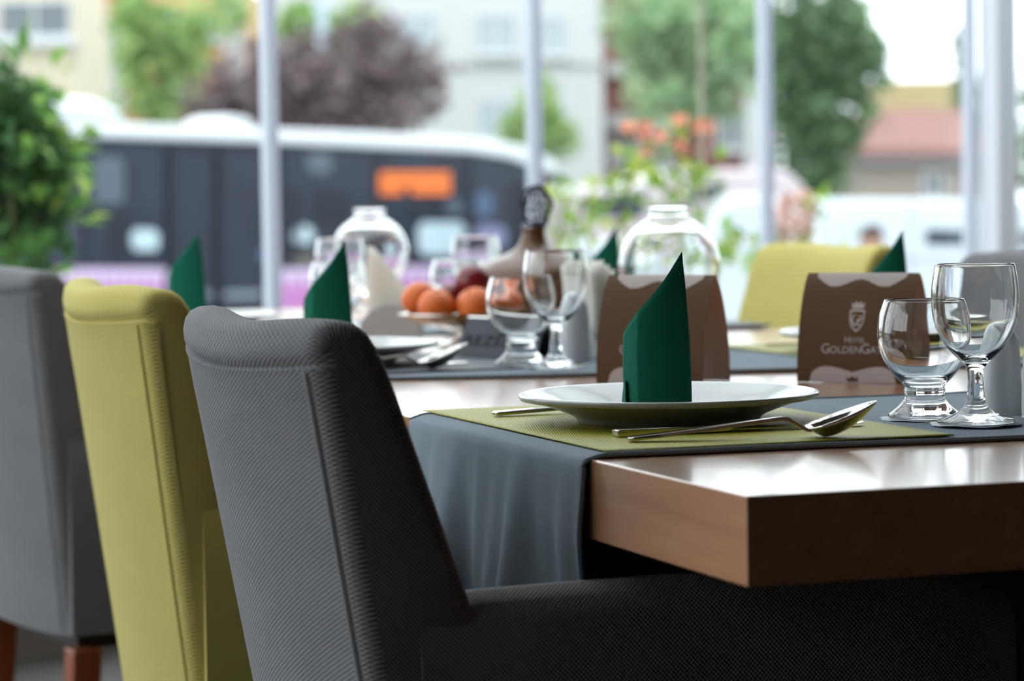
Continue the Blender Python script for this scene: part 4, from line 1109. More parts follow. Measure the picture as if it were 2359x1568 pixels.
facade('white_annexe', 'narrow white annexe between the cream house and the ochre building', 72, 206, 246, 40, WHITE_R, depth=4, slabs=[(206, 196, 246, 226, BRICK_R, 0.1)])
facade('brick_house', 'narrow orange-red house behind the white annexe', 78, 200, 300, -40, mat('orange_red_render', S(190, 104, 74), rough=0.9, var=0.05, scale=0.6), depth=5)
facade('ochre_house', 'ochre house seen through the fresh green tree', 85, 300, 560, -40, OCHRE_R, windows=[(480, 40, 520, 90), (360, 30, 400, 80)], slabs=[(520, -38, 560, 300, WHITE_R, 0.3)])
facade('sand_house', 'sand-coloured block behind the red-roofed house', 92, 2042, 2232, 184, SAND_R)
facade('sand_house', 'low ochre block behind the thin cypress', 86, 2262, 2340, 250, SAND_R, depth=4)
hs = facade('red_roof_house', 'low beige house with a red tiled roof behind the white van', 66, 1960, 2260, 345, BEIGE_R, windows=[(2132, 400, 2168, 452)], glass=WIN_DARK)
ra, rb, rc = at_d(1950, 345, 65.6), at_d(2270, 345, 65.6), at_d(2215, 252, 69.5); rd_ = at_d(2012, 252, 69.5)
MB().add([ra, rb, rc, rd_] + [p + Vector((0, 0, -0.15)) for p in (ra, rb, rc, rd_)], [(0, 1, 2, 3), (7, 6, 5, 4), (0, 4, 5, 1), (1, 5, 6, 2), (2, 6, 7, 3), (3, 7, 4, 0)]).build('roof', ROOF_R, hs, world=True, smooth=False)
MB().extrude([at_d(1955, 376, 65.7), at_d(2265, 376, 65.7), at_d(2265, 346, 65.7), at_d(1955, 346, 65.7)], Vector((0, 0.4, 0))).build('eaves', GREY_R, hs, world=True, smooth=False)

# lamp post
lp = at_d(752, 600, 61); lp.z = GROUND
pole = empty('lamp_post', lp, label='pale blue-grey lamp post rising in front of the plum tree', cat='lamp post')
POLE_M = mat('galvanised_pole', S(176, 190, 204), rough=0.45, var=0.04, scale=2)
MB().tube([(0, 0, 0), (0, 0, 7.6)], [0.125, 0.115], 16).build('pole', POLE_M, pole)
MB().tube([(0, 0, 7.5), (0.2, 0, 8.3), (1.2, 0, 8.6)], 0.045, 10).build('arm', POLE_M, pole)
MB().box(1.0, 1.7, -0.12, 0.12, 8.55, 8.68).build('lamp_head', POLE_M, pole, smooth=False, bevel=0.03)
MB().lathe([(0.0, 0.0), (0.2, 0.0), (0.2, 0.35), (0.1, 0.42), (0.0, 0.42)], 16).build('base', POLE_M, pole)

# ------------------------------------------------------------------ the city bus
BUS_WHITE = mat('bus_white_paint', S(206, 210, 212), rough=0.25, coat=0.4, var=0.01, scale=1)
BUS_GLASS = mat('bus_tinted_glass', S(46, 52, 62), rough=0.25, var=0.45, scale=0.9, spec=0.10)
BUS_DARK = mat('bus_dark_trim', S(40, 44, 54), rough=0.5, var=0.1, scale=2, spec=0.1)
BUS_PINK = mat('bus_pink_paint', S(178, 112, 172), rough=0.3, coat=0.3, var=0.03, scale=1)
BUS_LILAC = mat('bus_lilac_print', S(196, 180, 206), rough=0.4, var=0.03, scale=1)
LED = mat('led_orange', S(60, 20, 8), rough=0.4, emit=(1.0, 0.21, 0.010, 1), emit_s=1.5)
SCREEN = mat('blue_screen', S(30, 60, 110), rough=0.3, emit=(0.35, 0.62, 1.0, 1), emit_s=0.9)
PALE_REFLECTION = mat('pale_seat_cloth', S(176, 196, 206), rough=0.7, var=0.05, scale=2)  # window reflection put into the colour of a flat patch
TYRE = mat('tyre_rubber', S(34, 34, 36), rough=0.9, var=0.1, scale=8)
HUB = mat('wheel_hub', S(150, 152, 156), rough=0.4, metal=0.6, var=0.05)
bA, bB = at_d(200, 300, 40.0), at_d(950, 313, 45.4)
bd = Vector((bB.x - bA.x, bB.y - bA.y, 0)).normalized(); bn = Vector((-bd.y, bd.x, 0))   # bn points away from us
bus_base = Vector((bA.x, bA.y, GROUND))
bus = empty('city_bus', bus_base, label='white-roofed city bus with dark windows and a pink lower body', cat='bus')
def bp_(px, py, off=0.0):
    r = ray(px, py); t = (bA - CAM).dot(bn) / r.dot(bn); return CAM + r * t + bn * off
def bus_panel(name, pts, mt, d, parent=bus, off=0.0, smooth=False, bevel=0):
    b = MB().extrude([bp_(x, y, off) for x, y in pts], bn * d)
    o = b.build(name, mt, None, smooth=smooth, bevel=bevel)
    o.parent = parent
    o.matrix_parent_inverse = Matrix.Translation(-bus_base) if parent == bus else Matrix.Identity(4)
    return o
# body core (dark glazed band), white roof, pink skirt
bus_panel('body', [(-260, 300), (1060, 330), (1150, 342), (1230, 365), (1270, 400), (1282, 480), (1278, 640), (1272, 740), (-260, 800)], BUS_DARK, 2.4)
bus_panel('roof', [(-260, 268), (200, 282), (600, 296), (860, 307), (1060, 317), (1170, 330), (1230, 346), (1268, 366), (1286, 386), (1278, 402), (1240, 392), (1170, 366), (1080, 352), (860, 342), (600, 330), (200, 318), (-260, 304)], BUS_WHITE, 2.5, off=-0.05, bevel=0.06)
bus_panel('roof_pod', [(-200, 275), (-150, 228), (130, 222), (230, 228), (275, 245), (300, 286)], BUS_WHITE, 1.5, off=0.03, bevel=0.12)
bus_panel('roof_hatch', [(505, 296), (520, 276), (545, 266), (580, 272), (596, 298)], BUS_WHITE, 0.8, off=0.03, bevel=0.05)
wins = [(-120, 320), (330, 612)]
for (x0, x1, y1) in ((-240, -20, 612), (-10, 190, 614), (200, 372, 616), (650, 862, 618), (872, 1068, 612), (1078, 1222, 604)):
    ya, yb = 322 + max(0, x0) * 0.030, 322 + max(0, x1) * 0.030
    if x1 > 1100: ya, yb = 356, 384
    bus_panel('window', [(x0, y1), (x1, y1 - 2), (x1, yb + 4), (x0, ya + 4)], BUS_GLASS, 0.03, off=-0.03)
bus_panel('windscreen', [(1230, 604), (1272, 600), (1278, 480), (1266, 410), (1230, 392)], BUS_GLASS, 2.3, off=0.02)
for x0, x1 in ((384, 488), (496, 606)):
    dr = bus_panel('door', [(x0, 790), (x1, 786), (x1, 340), (x0, 336)], BUS_DARK, 0.05, off=-0.04)
    bus_panel('door_glass', [(x0 + 10, 770), (x1 - 10, 768), (x1 - 10, 352), (x0 + 10, 350)], BUS_GLASS, 0.02, parent=dr, off=-0.055)
    bus_panel('grab_rail', [(x0 + 12, 688), (x1 - 12, 686), (x1 - 12, 670), (x0 + 12, 672)], mat('grey_rail', S(120, 130, 142), rough=0.4, var=0.05), 0.03, parent=dr, off=-0.085)
bus_panel('led_panel', [(862, 448), (1034, 452), (1034, 396), (862, 392)], BUS_DARK, 0.03, off=-0.05)
# rows of lit segments on the route display
for r_ in range(3):
    for c_ in range(9):
        x = 868 + c_ * 18.2; y = 397 + r_ * 17.6
        if (r_, c_) in ((2, 3),): continue
        bus_panel('led_segment', [(x, y + 14.5), (x + 16, y + 14.5), (x + 16, y), (x, y)], LED, 0.01, off=-0.065)
for (x0, y0, x1, y1, mt_) in ((296, 528, 360, 576, PALE_REFLECTION), (560, 562, 600, 606, SCREEN), (668, 520, 716, 560, PALE_REFLECTION), (958, 512, 1066, 588, PALE_REFLECTION), (1090, 520, 1160, 570, mat('lilac_seat_cloth', S(132, 132, 170), rough=0.7, var=0.05)), (700, 350, 760, 400, mat('dim_notice', S(70, 82, 96), rough=0.5, var=0.1)), (420, 400, 480, 430, mat('dim_notice', S(70, 82, 96))), (210, 360, 280, 470, mat('dim_notice', S(70, 82, 96))), (1020, 460, 1060, 490, mat('dim_notice', S(70, 82, 96))), (640, 430, 690, 600, BUS_DARK), (250, 480, 300, 600, BUS_DARK), (720, 440, 800, 520, BUS_DARK), (1090, 440, 1130, 500, mat('blue_notice', S(56, 84, 116), rough=0.5, var=0.1)), (780, 560, 850, 606, BUS_DARK), (90, 380, 160, 440, mat('dim_notice', S(70, 82, 96))), (110, 520, 160, 580, mat('dim_notice', S(70, 82, 96))), (930, 470, 990, 505, BUS_DARK), (1180, 420, 1215, 590, BUS_DARK), (660, 580, 720, 612, mat('warm_notice', S(92, 90, 82), rough=0.6, var=0.1))):  # pale patches paint pane reflections; dim ones add grey shapes to the glass
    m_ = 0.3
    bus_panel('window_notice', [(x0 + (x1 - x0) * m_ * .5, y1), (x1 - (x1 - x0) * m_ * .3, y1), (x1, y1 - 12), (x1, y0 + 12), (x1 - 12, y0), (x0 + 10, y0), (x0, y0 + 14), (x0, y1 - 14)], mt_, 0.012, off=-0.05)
bus_panel('skirt', [(-260, 800), (376, 792), (376, 618), (-260, 614)], BUS_PINK, 0.06, off=-0.045)
bus_panel('skirt', [(612, 788), (1272, 740), (1278, 604), (612, 620)], BUS_PINK, 0.06, off=-0.045)
for k in range(26):                     # white zigzag print along the top of the skirt
    for (lo, hi, ys) in ((-250, 376, 618), (616, 1270, 620)):
        w_ = (hi - lo) / 26; x = lo + k * w_; ys2 = ys - (0 if lo < 0 else (x - lo) * 0.022)
        bus_panel('zigzag_print', [(x, ys2 + 10), (x + w_ * 0.5, ys2 + 46), (x + w_, ys2 + 10), (x + w_, ys2 + 1), (x, ys2 + 1)], BUS_LILAC, 0.008, off=-0.055)
for wx in (60, 820):
    c = bp_(wx, 760); c.z = GROUND + 0.48
    Mx = Matrix(((bd.x, 0, bn.x, c.x), (bd.y, 0, bn.y, c.y), (0, 1, 0, c.z), (0, 0, 0, 1)))
    w_ = MB().lathe([(0.0, -0.07), (0.46, -0.07), (0.48, -0.03), (0.48, 0.25), (0.0, 0.25)], 28, Mx).build('wheel', TYRE, bus, world=True)
    h_ = MB().lathe([(0.0, -0.09), (0.2, -0.09), (0.26, -0.072), (0.0, -0.06)], 20, Mx).build('hub', HUB, None); h_.parent = w_
bus_panel('wing_mirror', [(1284, 520), (1304, 520), (1306, 440), (1286, 436)], BUS_DARK, 0.25, off=-0.2, bevel=0.04)

# ------------------------------------------------------------------ parked vans and cars
CAR_WHITE = mat('white_car_paint', S(196, 204, 210), rough=0.2, coat=0.6, var=0.01, scale=1)
CAR_ROSE = mat('pale_rose_car_paint', S(186, 172, 176), rough=0.25, coat=0.5, var=0.01, scale=1)
CAR_GLASS = mat('car_window_glass', S(50, 56, 70), rough=0.15, var=0.1, scale=2, spec=0.2)
SILVER_CAR = mat('silver_car_paint', S(170, 174, 178), rough=0.25, metal=0.3, coat=0.5, var=0.02, scale=1)
def vehicle(name, label, Y, outline, mt, windows, wheels, width=1.8, slope=0.0, bevel=0.08, extras=()):
    xs = [p[0] for p in outline]; x0, x1 = min(xs), max(xs)
    a = at_d(x0, 500, Y); b = at_d(x1, 500, Y + slope); d = Vector((b.x - a.x, b.y - a.y, 0)).normalized(); n = Vector((-d.y, d.x, 0))
    base = Vector(((a.x + b.x) / 2, (a.y + b.y) / 2, GROUND))
    root = empty(name, base, label=label, cat='van' if 'van' in name or 'bus' in name else 'car', group='vehicles parked along the street')
    def on(px, py, off=0.0):
        r = ray(px, py); t = (a - CAM).dot(n) / r.dot(n); return CAM + r * t + n * off
    pts = [on(x, y) for x, y in outline]
    lo = min(p.z for p in pts)
    MB().extrude(pts, n * width).build('body', mt, root, world=True, smooth=False, bevel=bevel, seg=4)
    for w in windows:
        MB().extrude([on(x, y, -0.012) for x, y in w], n * 0.02).build('side_window', CAR_GLASS, root, world=True, smooth=False)
    for (nm, poly_, m2, off, dd) in extras:
        MB().extrude([on(x, y, off) for x, y in poly_], n * dd).build(nm, m2, root, world=True, smooth=False)
    for wx in wheels:
        c = on(wx, 640); c.z = GROUND + 0.32
        Mx = Matrix(((d.x, 0, n.x, c.x), (d.y, 0, n.y, c.y), (0, 1, 0, c.z), (0, 0, 0, 1)))
        w_ = MB().lathe([(0.0, -0.03), (0.30, -0.03), (0.32, 0.0), (0.32, 0.2), (0.0, 0.2)], 24, Mx).build('wheel', TYRE, root, world=True)
        MB().lathe([(0.0, -0.045), (0.14, -0.045), (0.18, -0.032), (0.0, -0.025)], 16, Mx).build('hub', HUB, None).parent = w_
    return root
def ground_row(x, Y): 
    lo, hi = 400, 1600
    for _ in range(40):
        mid = (lo + hi) / 2
        if at_d(x, mid, Y).z > GROUND: lo = mid
        else: hi = mid
    return lo
g = ground_row(2150, 31) - 45
vehicle('delivery_van', 'long white delivery van parked in front of the red-roofed house', 31, [(1868, g), (1868, 610), (1884, 560), (1896, 500), (1908, 468), (1930, 458), (2150, 459), (2420, 464), (2760, 470), (2770, 560), (2772, g)], CAR_WHITE,
        [[(2132, 563), (2222, 565), (2222, 530), (2132, 528)], [(2352, 568), (2440, 570), (2440, 532), (2352, 530)]], (1990, 2600), width=1.9, slope=2.0,
        extras=[('side_crease', [(1880, 596), (2760, 604), (2760, 598), (1880, 590)], SILVER_CAR, -0.02, 0.02), ('door_gap', [(2096, g), (2100, g), (2100, 466), (2096, 466)], SILVER_CAR, -0.01, 0.012)])
g = ground_row(1700, 36) - 40
vehicle('minibus', 'pale minibus with a rounded roof behind the flowering vine', 36, [(1330, g), (1330, 440), (1500, 418), (1580, 396), (1610, 390), (1790, 388), (1828, 398), (1850, 430), (1868, 470), (1872, g)], CAR_ROSE,
        [[(1585, 462), (1655, 464), (1655, 424), (1600, 422)], [(1345, 500), (1480, 500), (1490, 436), (1345, 452)]], (1430, 1780), width=1.9, slope=1.0)
g = ground_row(1700, 27) - 35
vehicle('parked_car', 'bright white hatchback parked in front of the minibus', 27, [(1566, g), (1566, 600), (1610, 570), (1660, 470), (1690, 452), (1760, 448), (1800, 470), (1850, 580), (1860, g)], CAR_WHITE,
        [], (1610, 1800), width=1.6, extras=[])
g = ground_row(1330, 31) - 32
vehicle('parked_car', 'white saloon car whose bonnet shows beside the bus front', 31, [(1262, g), (1268, 610), (1290, 572), (1330, 556), (1378, 552), (1420, 556), (1470, 552), (1500, 560), (1512, 600), (1516, g)], CAR_WHITE, [], (1310, 1490), width=1.6)
g = ground_row(1400, 45) - 30
vehicle('parked_car', 'dark grey car behind the flowering vine, beside the bus front', 45, [(1292, g), (1292, 470), (1330, 432), (1380, 420), (1450, 424), (1490, 450), (1520, 480), (1520, g)], mat('dark_car_paint', S(82, 84, 94), rough=0.3, coat=0.5, var=0.02, scale=1), [], (1330, 1480), width=1.6)

# ------------------------------------------------------------------ plants on the terrace
def leaf_mesh(name, L, W, fold=0.25, cup=0.12):
    """one pointed leaf, folded along its midrib, lying along +y"""
    vs = []; st = [(0.0, 0.10), (0.22, 0.75), (0.45, 1.0), (0.70, 0.72), (0.9, 0.28), (1.0, 0.02)]
    for t, w in st:
        z = -cup * L * (2 * t - 1) ** 2
        vs += [(-W / 2 * w, t * L, z + fold * W * w * 0.5), (0, t * L, z), (W / 2 * w, t * L, z + fold * W * w * 0.5)]
    fs = []
    for i in range(len(st) - 1):
        fs += [(3 * i, 3 * i + 1, 3 * i + 4, 3 * i + 3), (3 * i + 1, 3 * i + 2, 3 * i + 5, 3 * i + 4)]
    return MB().add(vs, fs).mesh(name, True, 80, fix=False)
def aim(d, roll):
    q = Vector(d).to_track_quat('Y', 'Z').to_matrix().to_4x4()
    return q @ Matrix.Rotation(roll, 4, 'Y')
def put_leaf(me, root, p, d, roll, sc, name='leaf'):
    o = bpy.data.objects.new(name, me); COL.objects.link(o); o.parent = root
    o.matrix_parent_inverse = Matrix.Translation(-root.location)
    o.matrix_basis = Matrix.Translation(p) @ aim(d, roll) @ Matrix.Scale(sc, 4)
    return o
def leaf_tone(name, col, t=0.35):
    mt = mat(name, col, rough=0.4, var=0.12, scale=30, spec=0.35)
    nt = mt.node_tree; b = nt.nodes['Principled BSDF']
    tr = nt.nodes.new('ShaderNodeBsdfTranslucent'); tr.inputs['Color'].default_value = col
    mx = nt.nodes.new('ShaderNodeMixShader'); mx.inputs[0].default_value = t
    out = [n for n in nt.nodes if n.type == 'OUTPUT_MATERIAL'][0]
    nt.links.new(b.outputs[0], mx.inputs[1]); nt.links.new(tr.outputs[0], mx.inputs[2]); nt.links.new(mx.outputs[0], out.inputs[0])
    return mt
STEM_M = mat('woody_green_stem', S(96, 100, 58), rough=0.8, var=0.15, scale=20)
PLANTER_M = mat('stone_planter', S(150, 148, 144), rough=0.85, var=0.08, scale=6)
SOIL = mat('potting_soil', S(60, 48, 38), rough=1.0, var=0.3, scale=40)
def planter(cx, cy, L, W, H, rz, label):
    root = empty('planter_box', (cx, cy, -0.02), rz, label=label, cat='planter', group='stone planters on the terrace')
    t = 0.03
    b = MB().box(-L / 2, L / 2, -W / 2, -W / 2 + t, 0, H).box(-L / 2, L / 2, W / 2 - t, W / 2, 0, H).box(-L / 2, -L / 2 + t, -W / 2 + t, W / 2 - t, 0, H).box(L / 2 - t, L / 2, -W / 2 + t, W / 2 - t, 0, H).box(-L / 2, L / 2, -W / 2, W / 2, 0, 0.03)
    b.build('box', PLANTER_M, root, smooth=False)
    MB().box(-L / 2 + t, L / 2 - t, -W / 2 + t, W / 2 - t, 0.03, H - 0.04).build('soil', SOIL, root, smooth=False)
    return root
wrz = math.atan2(WD.y, WD.x)
# big leafy shrub
BY = 7.35
bc = at_d(30, 420, BY); planter(bc.x, bc.y, 0.75, 0.45, 0.38, wrz, 'stone planter holding the big leafy shrub')
shrub = empty('leafy_shrub', (bc.x, bc.y, 0.32), label='big leafy green shrub growing outside the window behind the grey armchair', cat='shrub')
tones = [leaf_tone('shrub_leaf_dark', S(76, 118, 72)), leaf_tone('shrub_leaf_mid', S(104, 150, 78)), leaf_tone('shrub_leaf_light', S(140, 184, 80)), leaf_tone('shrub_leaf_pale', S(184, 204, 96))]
LM = []
for k, t_ in enumerate(tones):
    me = leaf_mesh('shrub_leaf', 0.066, 0.036); me.materials.append(t_); LM.append(me)
rnd = random.Random(21)
blobs_px = [(20, 250, 120, 110), (50, 380, 140, 130), (40, 520, 120, 120), (-60, 330, 110, 180), (60, 640, 80, 80), (110, 320, 70, 90), (120, 470, 70, 70)]
shB = [(at_d(x, y, BY + rnd.uniform(-.1, .1)), (pw(rx, BY), pw(rx, BY) * 0.9, pw(ry, BY))) for x, y, rx, ry in blobs_px]
cnt = 0
while cnt < 292:
    c, r = rnd.choice(shB)
    d = Vector((rnd.gauss(0, 1), -abs(rnd.gauss(0, 1)), rnd.gauss(0, 1))).normalized()
    p = c + Vector((d.x * r[0], d.y * r[1], d.z * r[2])) * rnd.uniform(0.84, 1.18)
    dd = (d + Vector((rnd.uniform(-.7, .7), rnd.uniform(-.5, .3), rnd.uniform(-.6, .8)))).normalized()
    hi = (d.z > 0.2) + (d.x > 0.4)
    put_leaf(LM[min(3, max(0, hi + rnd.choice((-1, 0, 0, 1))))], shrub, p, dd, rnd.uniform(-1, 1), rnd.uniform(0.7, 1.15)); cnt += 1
for (x, y, dx, dz, k) in ((52, 120, .1, 1, 1), (40, 150, -.3, 1, 1), (60, 90, .2, 1, 1), (140, 165, .8, .3, 2), (120, 150, .4, .6, 2), (205, 500, 1, .1, 3), (190, 510, 1, -.1, 2), (185, 400, .3, -1, 3)):
    put_leaf(LM[k], shrub, at_d(x, y, BY - 0.1), (dx, -.2, dz), rnd.uniform(-.6, .6), 1.0)
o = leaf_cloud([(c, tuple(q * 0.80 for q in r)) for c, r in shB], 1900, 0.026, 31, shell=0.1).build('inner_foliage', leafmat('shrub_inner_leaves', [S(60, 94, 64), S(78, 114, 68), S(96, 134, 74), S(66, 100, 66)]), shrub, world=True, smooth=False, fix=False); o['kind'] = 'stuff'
for c, r in shB:
    MB().tube([Vector((bc.x + rnd.uniform(-.1, .1), bc.y, 0.30)), (Vector((bc.x, bc.y, 0.3)) + c) * 0.5, c], [0.014, 0.010, 0.004], 7).build('stem', STEM_M, shrub, world=True)
MB().tube([at_d(40, 260, BY), at_d(35, 170, BY), at_d(52, 80, BY)], [0.006, 0.005, 0.002], 6).build('stem', STEM_M, shrub, world=True)

# trumpet vine with orange flowers and a bamboo cane
VY = 8.75
vc = at_d(1490, 600, VY); planter(vc.x, vc.y, 0.6, 0.30, 0.36, wrz, 'stone planter holding the orange-flowered vine')
vine = empty('trumpet_vine', (vc.x, vc.y, 0.30), label='orange-flowered trumpet vine climbing outside the window behind the glass globe', cat='vine')
vt = [leaf_tone('vine_leaf_yellow', S(188, 200, 76), .45), leaf_tone('vine_leaf_green', S(136, 176, 66), .45), leaf_tone('vine_leaf_deep', S(92, 132, 62), .4)]
VL = []
for t_ in vt:
    me = leaf_mesh('vine_leaf', 0.052, 0.028); me.materials.append(t_); VL.append(me)
stems_px = [[(1480, 900), (1450, 620), (1430, 480), (1470, 390), (1520, 345), (1590, 300)], [(1480, 900), (1380, 640), (1330, 520), (1370, 430), (1430, 410), (1455, 310)], [(1490, 900), (1560, 640), (1600, 540), (1560, 450), (1600, 400), (1650, 385)],
            [(1480, 900), (1500, 560), (1540, 440), (1520, 360)], [(1470, 900), (1300, 620), (1296, 500), (1310, 440)], [(1500, 900), (1640, 620), (1660, 560), (1720, 540)]]
for st in stems_px:
    P3 = smoothpoly([at_d(x, y, VY + rnd.uniform(-.08, .08)) for x, y in st], 5)
    MB().tube(P3, 0.004, 6).build('stem', STEM_M, vine, world=True)
    for q in P3[5:]:
        for _ in range(3 if q.z < 1.02 else 2):
            p = q + Vector((rnd.uniform(-.055, .055), rnd.uniform(-.06, .06), rnd.uniform(-.05, .05)))
            put_leaf(VL[rnd.choice((0, 0, 1, 1, 1, 2))], vine, p, (rnd.uniform(-1, 1), rnd.uniform(-.7, .4), rnd.uniform(-.8, .6)), rnd.uniform(-1.2, 1.2), rnd.uniform(0.7, 1.15))
TRUMPET = mat('orange_trumpet_petal', S(236, 168, 138), rough=0.6, var=0.15, scale=40, spec=0.3)
def trumpet_mesh():
    prof = [(0.002, 0.0), (0.004, 0.012), (0.007, 0.03), (0.012, 0.042), (0.024, 0.050)]
    mb = MB(); n = 20
    for i, (r, z) in enumerate(prof):
        pass
    vs = []
    for i, (r, z) in enumerate(prof):
        for k in range(n):
            a = 2 * pi * k / n; rr = r * (1 + (0.28 * cos(5 * a) if i == len(prof) - 1 else 0)); vs.append((rr * cos(a), z, rr * sin(a)))
    fs = [(i * n + k, i * n + (k + 1) % n, (i + 1) * n + (k + 1) % n, (i + 1) * n + k) for i in range(len(prof) - 1) for k in range(n)]
    me = MB().add(vs, fs).mesh('trumpet', True, 80, fix=False); me.materials.append(TRUMPET); return me
TM = trumpet_mesh()
for (x, y, dx, dz) in ((1452, 318, -.2, 1), (1470, 312, .5, .7), (1515, 352, -1, .3), (1528, 338, -.3, .8), (1545, 345, .6, .4), (1572, 300, -.3, .8), (1590, 308, .6, .6), (1606, 296, 1, .3), (1575, 322, .2, -1), (1500, 330, -.7, .8)):
    put_leaf(TM, vine, at_d(x, y, VY - 0.05), (dx, -0.9, dz), 0, 1.0, 'flower')
cb = at_d(1618, 600, VY + 0.38)
cane = empty('bamboo_cane', (cb.x, cb.y, -0.02), label='thin bamboo cane standing upright beside the orange-flowered vine', cat='cane')
CANE_M = mat('bamboo', S(176, 164, 146), rough=0.6, var=0.12, scale=12)
MB().tube([(0, 0, 0), (0.004, 0, 1.2), (0.0, 0, 2.5)], 0.0068, 8).build('shaft', CANE_M, cane)
for z in (0.5, 0.9, 1.3, 1.7, 2.1):
    MB().lathe([(0.0068, -0.004), (0.0085, 0), (0.0068, 0.004)], 10, Matrix.Translation((0.003, 0, z))).build('node_ring', CANE_M, cane)

# pink flowering shrub
PY = 9.3
pc = at_d(1830, 600, PY); planter(pc.x, pc.y, 0.42, 0.30, 0.36, wrz, 'stone planter holding the pink-flowered shrub')
pink = empty('pink_shrub', (pc.x, pc.y, 0.30), label='pink-flowered shrub outside the window, beyond the far olive armchair', cat='shrub')
PINK_P = mat('pink_petal', S(240, 204, 194), rough=0.7, var=0.15, scale=30, spec=0.2)
def blossom_mesh():
    mb = MB()
    for ring, (n, r, tilt) in enumerate(((5, 0.022, 0.2), (5, 0.016, 0.7), (3, 0.010, 1.1))):
        for k in range(n):
            a = 2 * pi * k / n + ring * 0.6; ca, sa = cos(a), sin(a); h = r * sin(tilt); e = r * cos(tilt)
            q = lambda f, w, u: ((f * e * ca - w * sa), u, (f * e * sa + w * ca))
            mb.add([q(0.05, 0, 0), q(0.6, r * 0.5, h * 0.5), q(1.0, 0, h), q(0.6, -r * 0.5, h * 0.5)], [(0, 1, 2, 3)])
    me = mb.mesh('blossom', True, 80, fix=False); me.materials.append(PINK_P); return me
BM = blossom_mesh()
for k in range(46):
    a = rnd.uniform(0, 2 * pi); q = sqrt(rnd.random())
    x, y = 1832 + 44 * q * cos(a), 505 + 62 * q * sin(a)
    put_leaf(BM, pink, at_d(x, y, PY - 0.1 * (1 - q) + rnd.uniform(-.03, .03)), (rnd.uniform(-.6, .6), -1, rnd.uniform(-.3, .7)), 0, rnd.uniform(0.8, 1.2), 'blossom')
for k in range(110):
    x, y = rnd.gauss(1800, 75), rnd.gauss(590, 34)
    if k < 22: x, y = rnd.uniform(1850, 1900), rnd.uniform(440, 520)
    put_leaf(VL[rnd.choice((0, 1, 1, 2))], pink, at_d(x, y, PY + rnd.uniform(-.1, .1)), (rnd.uniform(-1, 1), rnd.uniform(-.6, .4), rnd.uniform(-.4, .9)), rnd.uniform(-1, 1), rnd.uniform(0.7, 1.1))
for x, y in ((1830, 520), (1800, 560), (1870, 470), (1760, 580), (1860, 570)):
    MB().tube(smoothpoly([Vector((pc.x, pc.y, 0.31)), at_d((x + 1830) / 2, 700, PY), at_d(x, y, PY)], 4), 0.004, 6).build('stem', STEM_M, pink, world=True)

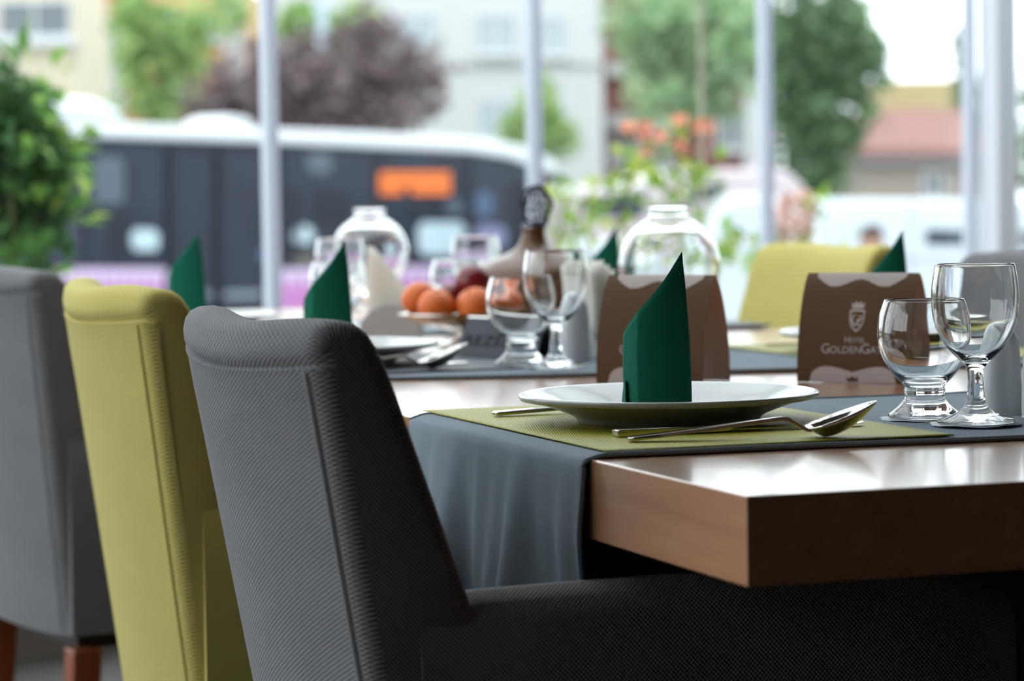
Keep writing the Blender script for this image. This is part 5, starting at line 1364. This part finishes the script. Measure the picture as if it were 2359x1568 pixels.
# ------------------------------------------------------------------ passer-by
def make_person():
    Yp = 24.0; p0 = at_d(2008, 560, Yp)
    root = empty('person', (p0.x, p0.y, GROUND), radians(12), label='person in a grey-blue top standing in front of the white van', cat='person')
    J = {}; E = []; R_ = {}
    def j(n, x, y, z, r): J[n] = (x, y, z); R_[n] = r
    j('pel', 0, 0, 0.94, .135); j('sp1', 0, .01, 1.10, .125); j('sp2', 0, .01, 1.26, .135); j('ch', 0, 0, 1.38, .13); j('nk', 0, -.005, 1.47, .058); j('nk2', 0, -.012, 1.53, .054)
    j('hd', 0, -.015, 1.60, .088); j('hd2', 0, -.005, 1.66, .092)
    for s, q in ((-1, 'l'), (1, 'r')):
        j('sh' + q, s * .17, 0, 1.39, .066); j('ua' + q, s * .215, 0.01, 1.25, .050); j('el' + q, s * .245, .02, 1.11, .042)
        j('fa' + q, s * .25, -.03, .97, .036); j('wr' + q, s * .25, -.06, .87, .026); j('pa' + q, s * .25, -.07, .80, .030)
        j('hp' + q, s * .09, 0, .88, .095); j('kn' + q, s * .10, -.015, .50, .060); j('ca' + q, s * .10, .012, .34, .056); j('an' + q, s * .10, .01, .09, .038); j('ft' + q, s * .115, -.13, .04, .036)
        for k, (fx, fz, l) in enumerate(((-.022, .76, .05), (-.008, .755, .06), (.007, .757, .056), (.020, .765, .045))):
            j('f%d%s' % (k, q), s * .25 + fx * .6, -.075, fz, .010); j('g%d%s' % (k, q), s * .25 + fx, -.085, fz - l, .008)
        j('t0' + q, s * .25 - s * .025, -.09, .82, .011); j('t1' + q, s * .25 - s * .032, -.11, .775, .009)
        E += [('ch', 'sh' + q), ('sh' + q, 'ua' + q), ('ua' + q, 'el' + q), ('el' + q, 'fa' + q), ('fa' + q, 'wr' + q), ('wr' + q, 'pa' + q), ('pel', 'hp' + q), ('hp' + q, 'kn' + q), ('kn' + q, 'ca' + q), ('ca' + q, 'an' + q), ('an' + q, 'ft' + q), ('pa' + q, 't0' + q), ('t0' + q, 't1' + q)]
        for k in range(4): E += [('pa' + q, 'f%d%s' % (k, q)), ('f%d%s' % (k, q), 'g%d%s' % (k, q))]
    E += [('pel', 'sp1'), ('sp1', 'sp2'), ('sp2', 'ch'), ('ch', 'nk'), ('nk', 'nk2'), ('nk2', 'hd'), ('hd', 'hd2')]
    names = list(J); idx = {n: i for i, n in enumerate(names)}
    me = bpy.data.meshes.new('figure'); me.from_pydata([J[n] for n in names], [(idx[a], idx[b]) for a, b in E], [])
    ob = bpy.data.objects.new('figure', me); COL.objects.link(ob)
    md = ob.modifiers.new('skin', 'SKIN')
    for n in names:
        r = R_[n]; sv = me.skin_vertices[0].data[idx[n]]; sv.radius = (r, r * (0.75 if n in ('sp1', 'sp2', 'ch', 'pel') else 1.0)); sv.use_root = (n == 'pel')
    sb = ob.modifiers.new('sub', 'SUBSURF'); sb.levels = 2; sb.render_levels = 2
    dg = bpy.context.evaluated_depsgraph_get(); m2 = bpy.data.meshes.new_from_object(ob.evaluated_get(dg))
    bpy.data.objects.remove(ob)
    SKIN = mat('skin_tone', S(196, 150, 128), rough=0.6, var=0.05, scale=20); SHIRT = mat('grey_blue_top', S(112, 122, 140), rough=0.9, var=0.08, scale=20)
    TROU = mat('dark_trousers', S(54, 58, 70), rough=0.9, var=0.08, scale=20); SHOE = mat('black_shoe', S(36, 34, 34), rough=0.6, var=0.1)
    m2.materials.clear()
    for q in (SKIN, SHIRT, TROU, SHOE): m2.materials.append(q)
    for p in m2.polygons:
        c = p.center
        if c.z > 1.47 or (abs(c.x) > .2 and c.z < 1.06): p.material_index = 0
        elif c.z > 0.93: p.material_index = 1
        elif c.z > 0.10: p.material_index = 2
        else: p.material_index = 3
        if abs(c.x) > .2 and c.z < .9: p.material_index = 0
    m2.shade_smooth()
    link('body', m2, None, root)
    HAIR = mat('dark_hair', S(66, 52, 46), rough=0.7, var=0.2, scale=60)
    MB().grid(lambda a, b: (0.100 * cos(2 * pi * a) * sin(pi * b * 0.58), 0.012 + 0.112 * sin(2 * pi * a) * sin(pi * b * 0.58) - (0.03 * b if sin(2 * pi * a) < -.2 else 0) * 0, 1.655 + 0.105 * cos(pi * b * 0.58) + (0.055 * b if sin(2 * pi * a) < -.3 else 0)), 24, 10, True).build('hair', HAIR, root)
    for s in (-1, 1):
        MB().sphere((s * .033, -.100, 1.625), 0.011, 10, 6).build('eye', mat('eye_dark', S(50, 40, 36), rough=0.2, var=0.05), root)
        MB().sphere((s * .094, .0, 1.615), 0.026, 10, 6, (.4, .7, 1.1)).build('ear', SKIN, root)
    MB().sphere((0, -.112, 1.595), 0.014, 10, 6, (.8, 1, 1.5)).build('nose', SKIN, root)
    MB().sphere((0, -.098, 1.560), 0.020, 10, 6, (1.2, .5, .3)).build('mouth', mat('lips', S(164, 96, 88), rough=0.5, var=0.05), root)
    return root
make_person()
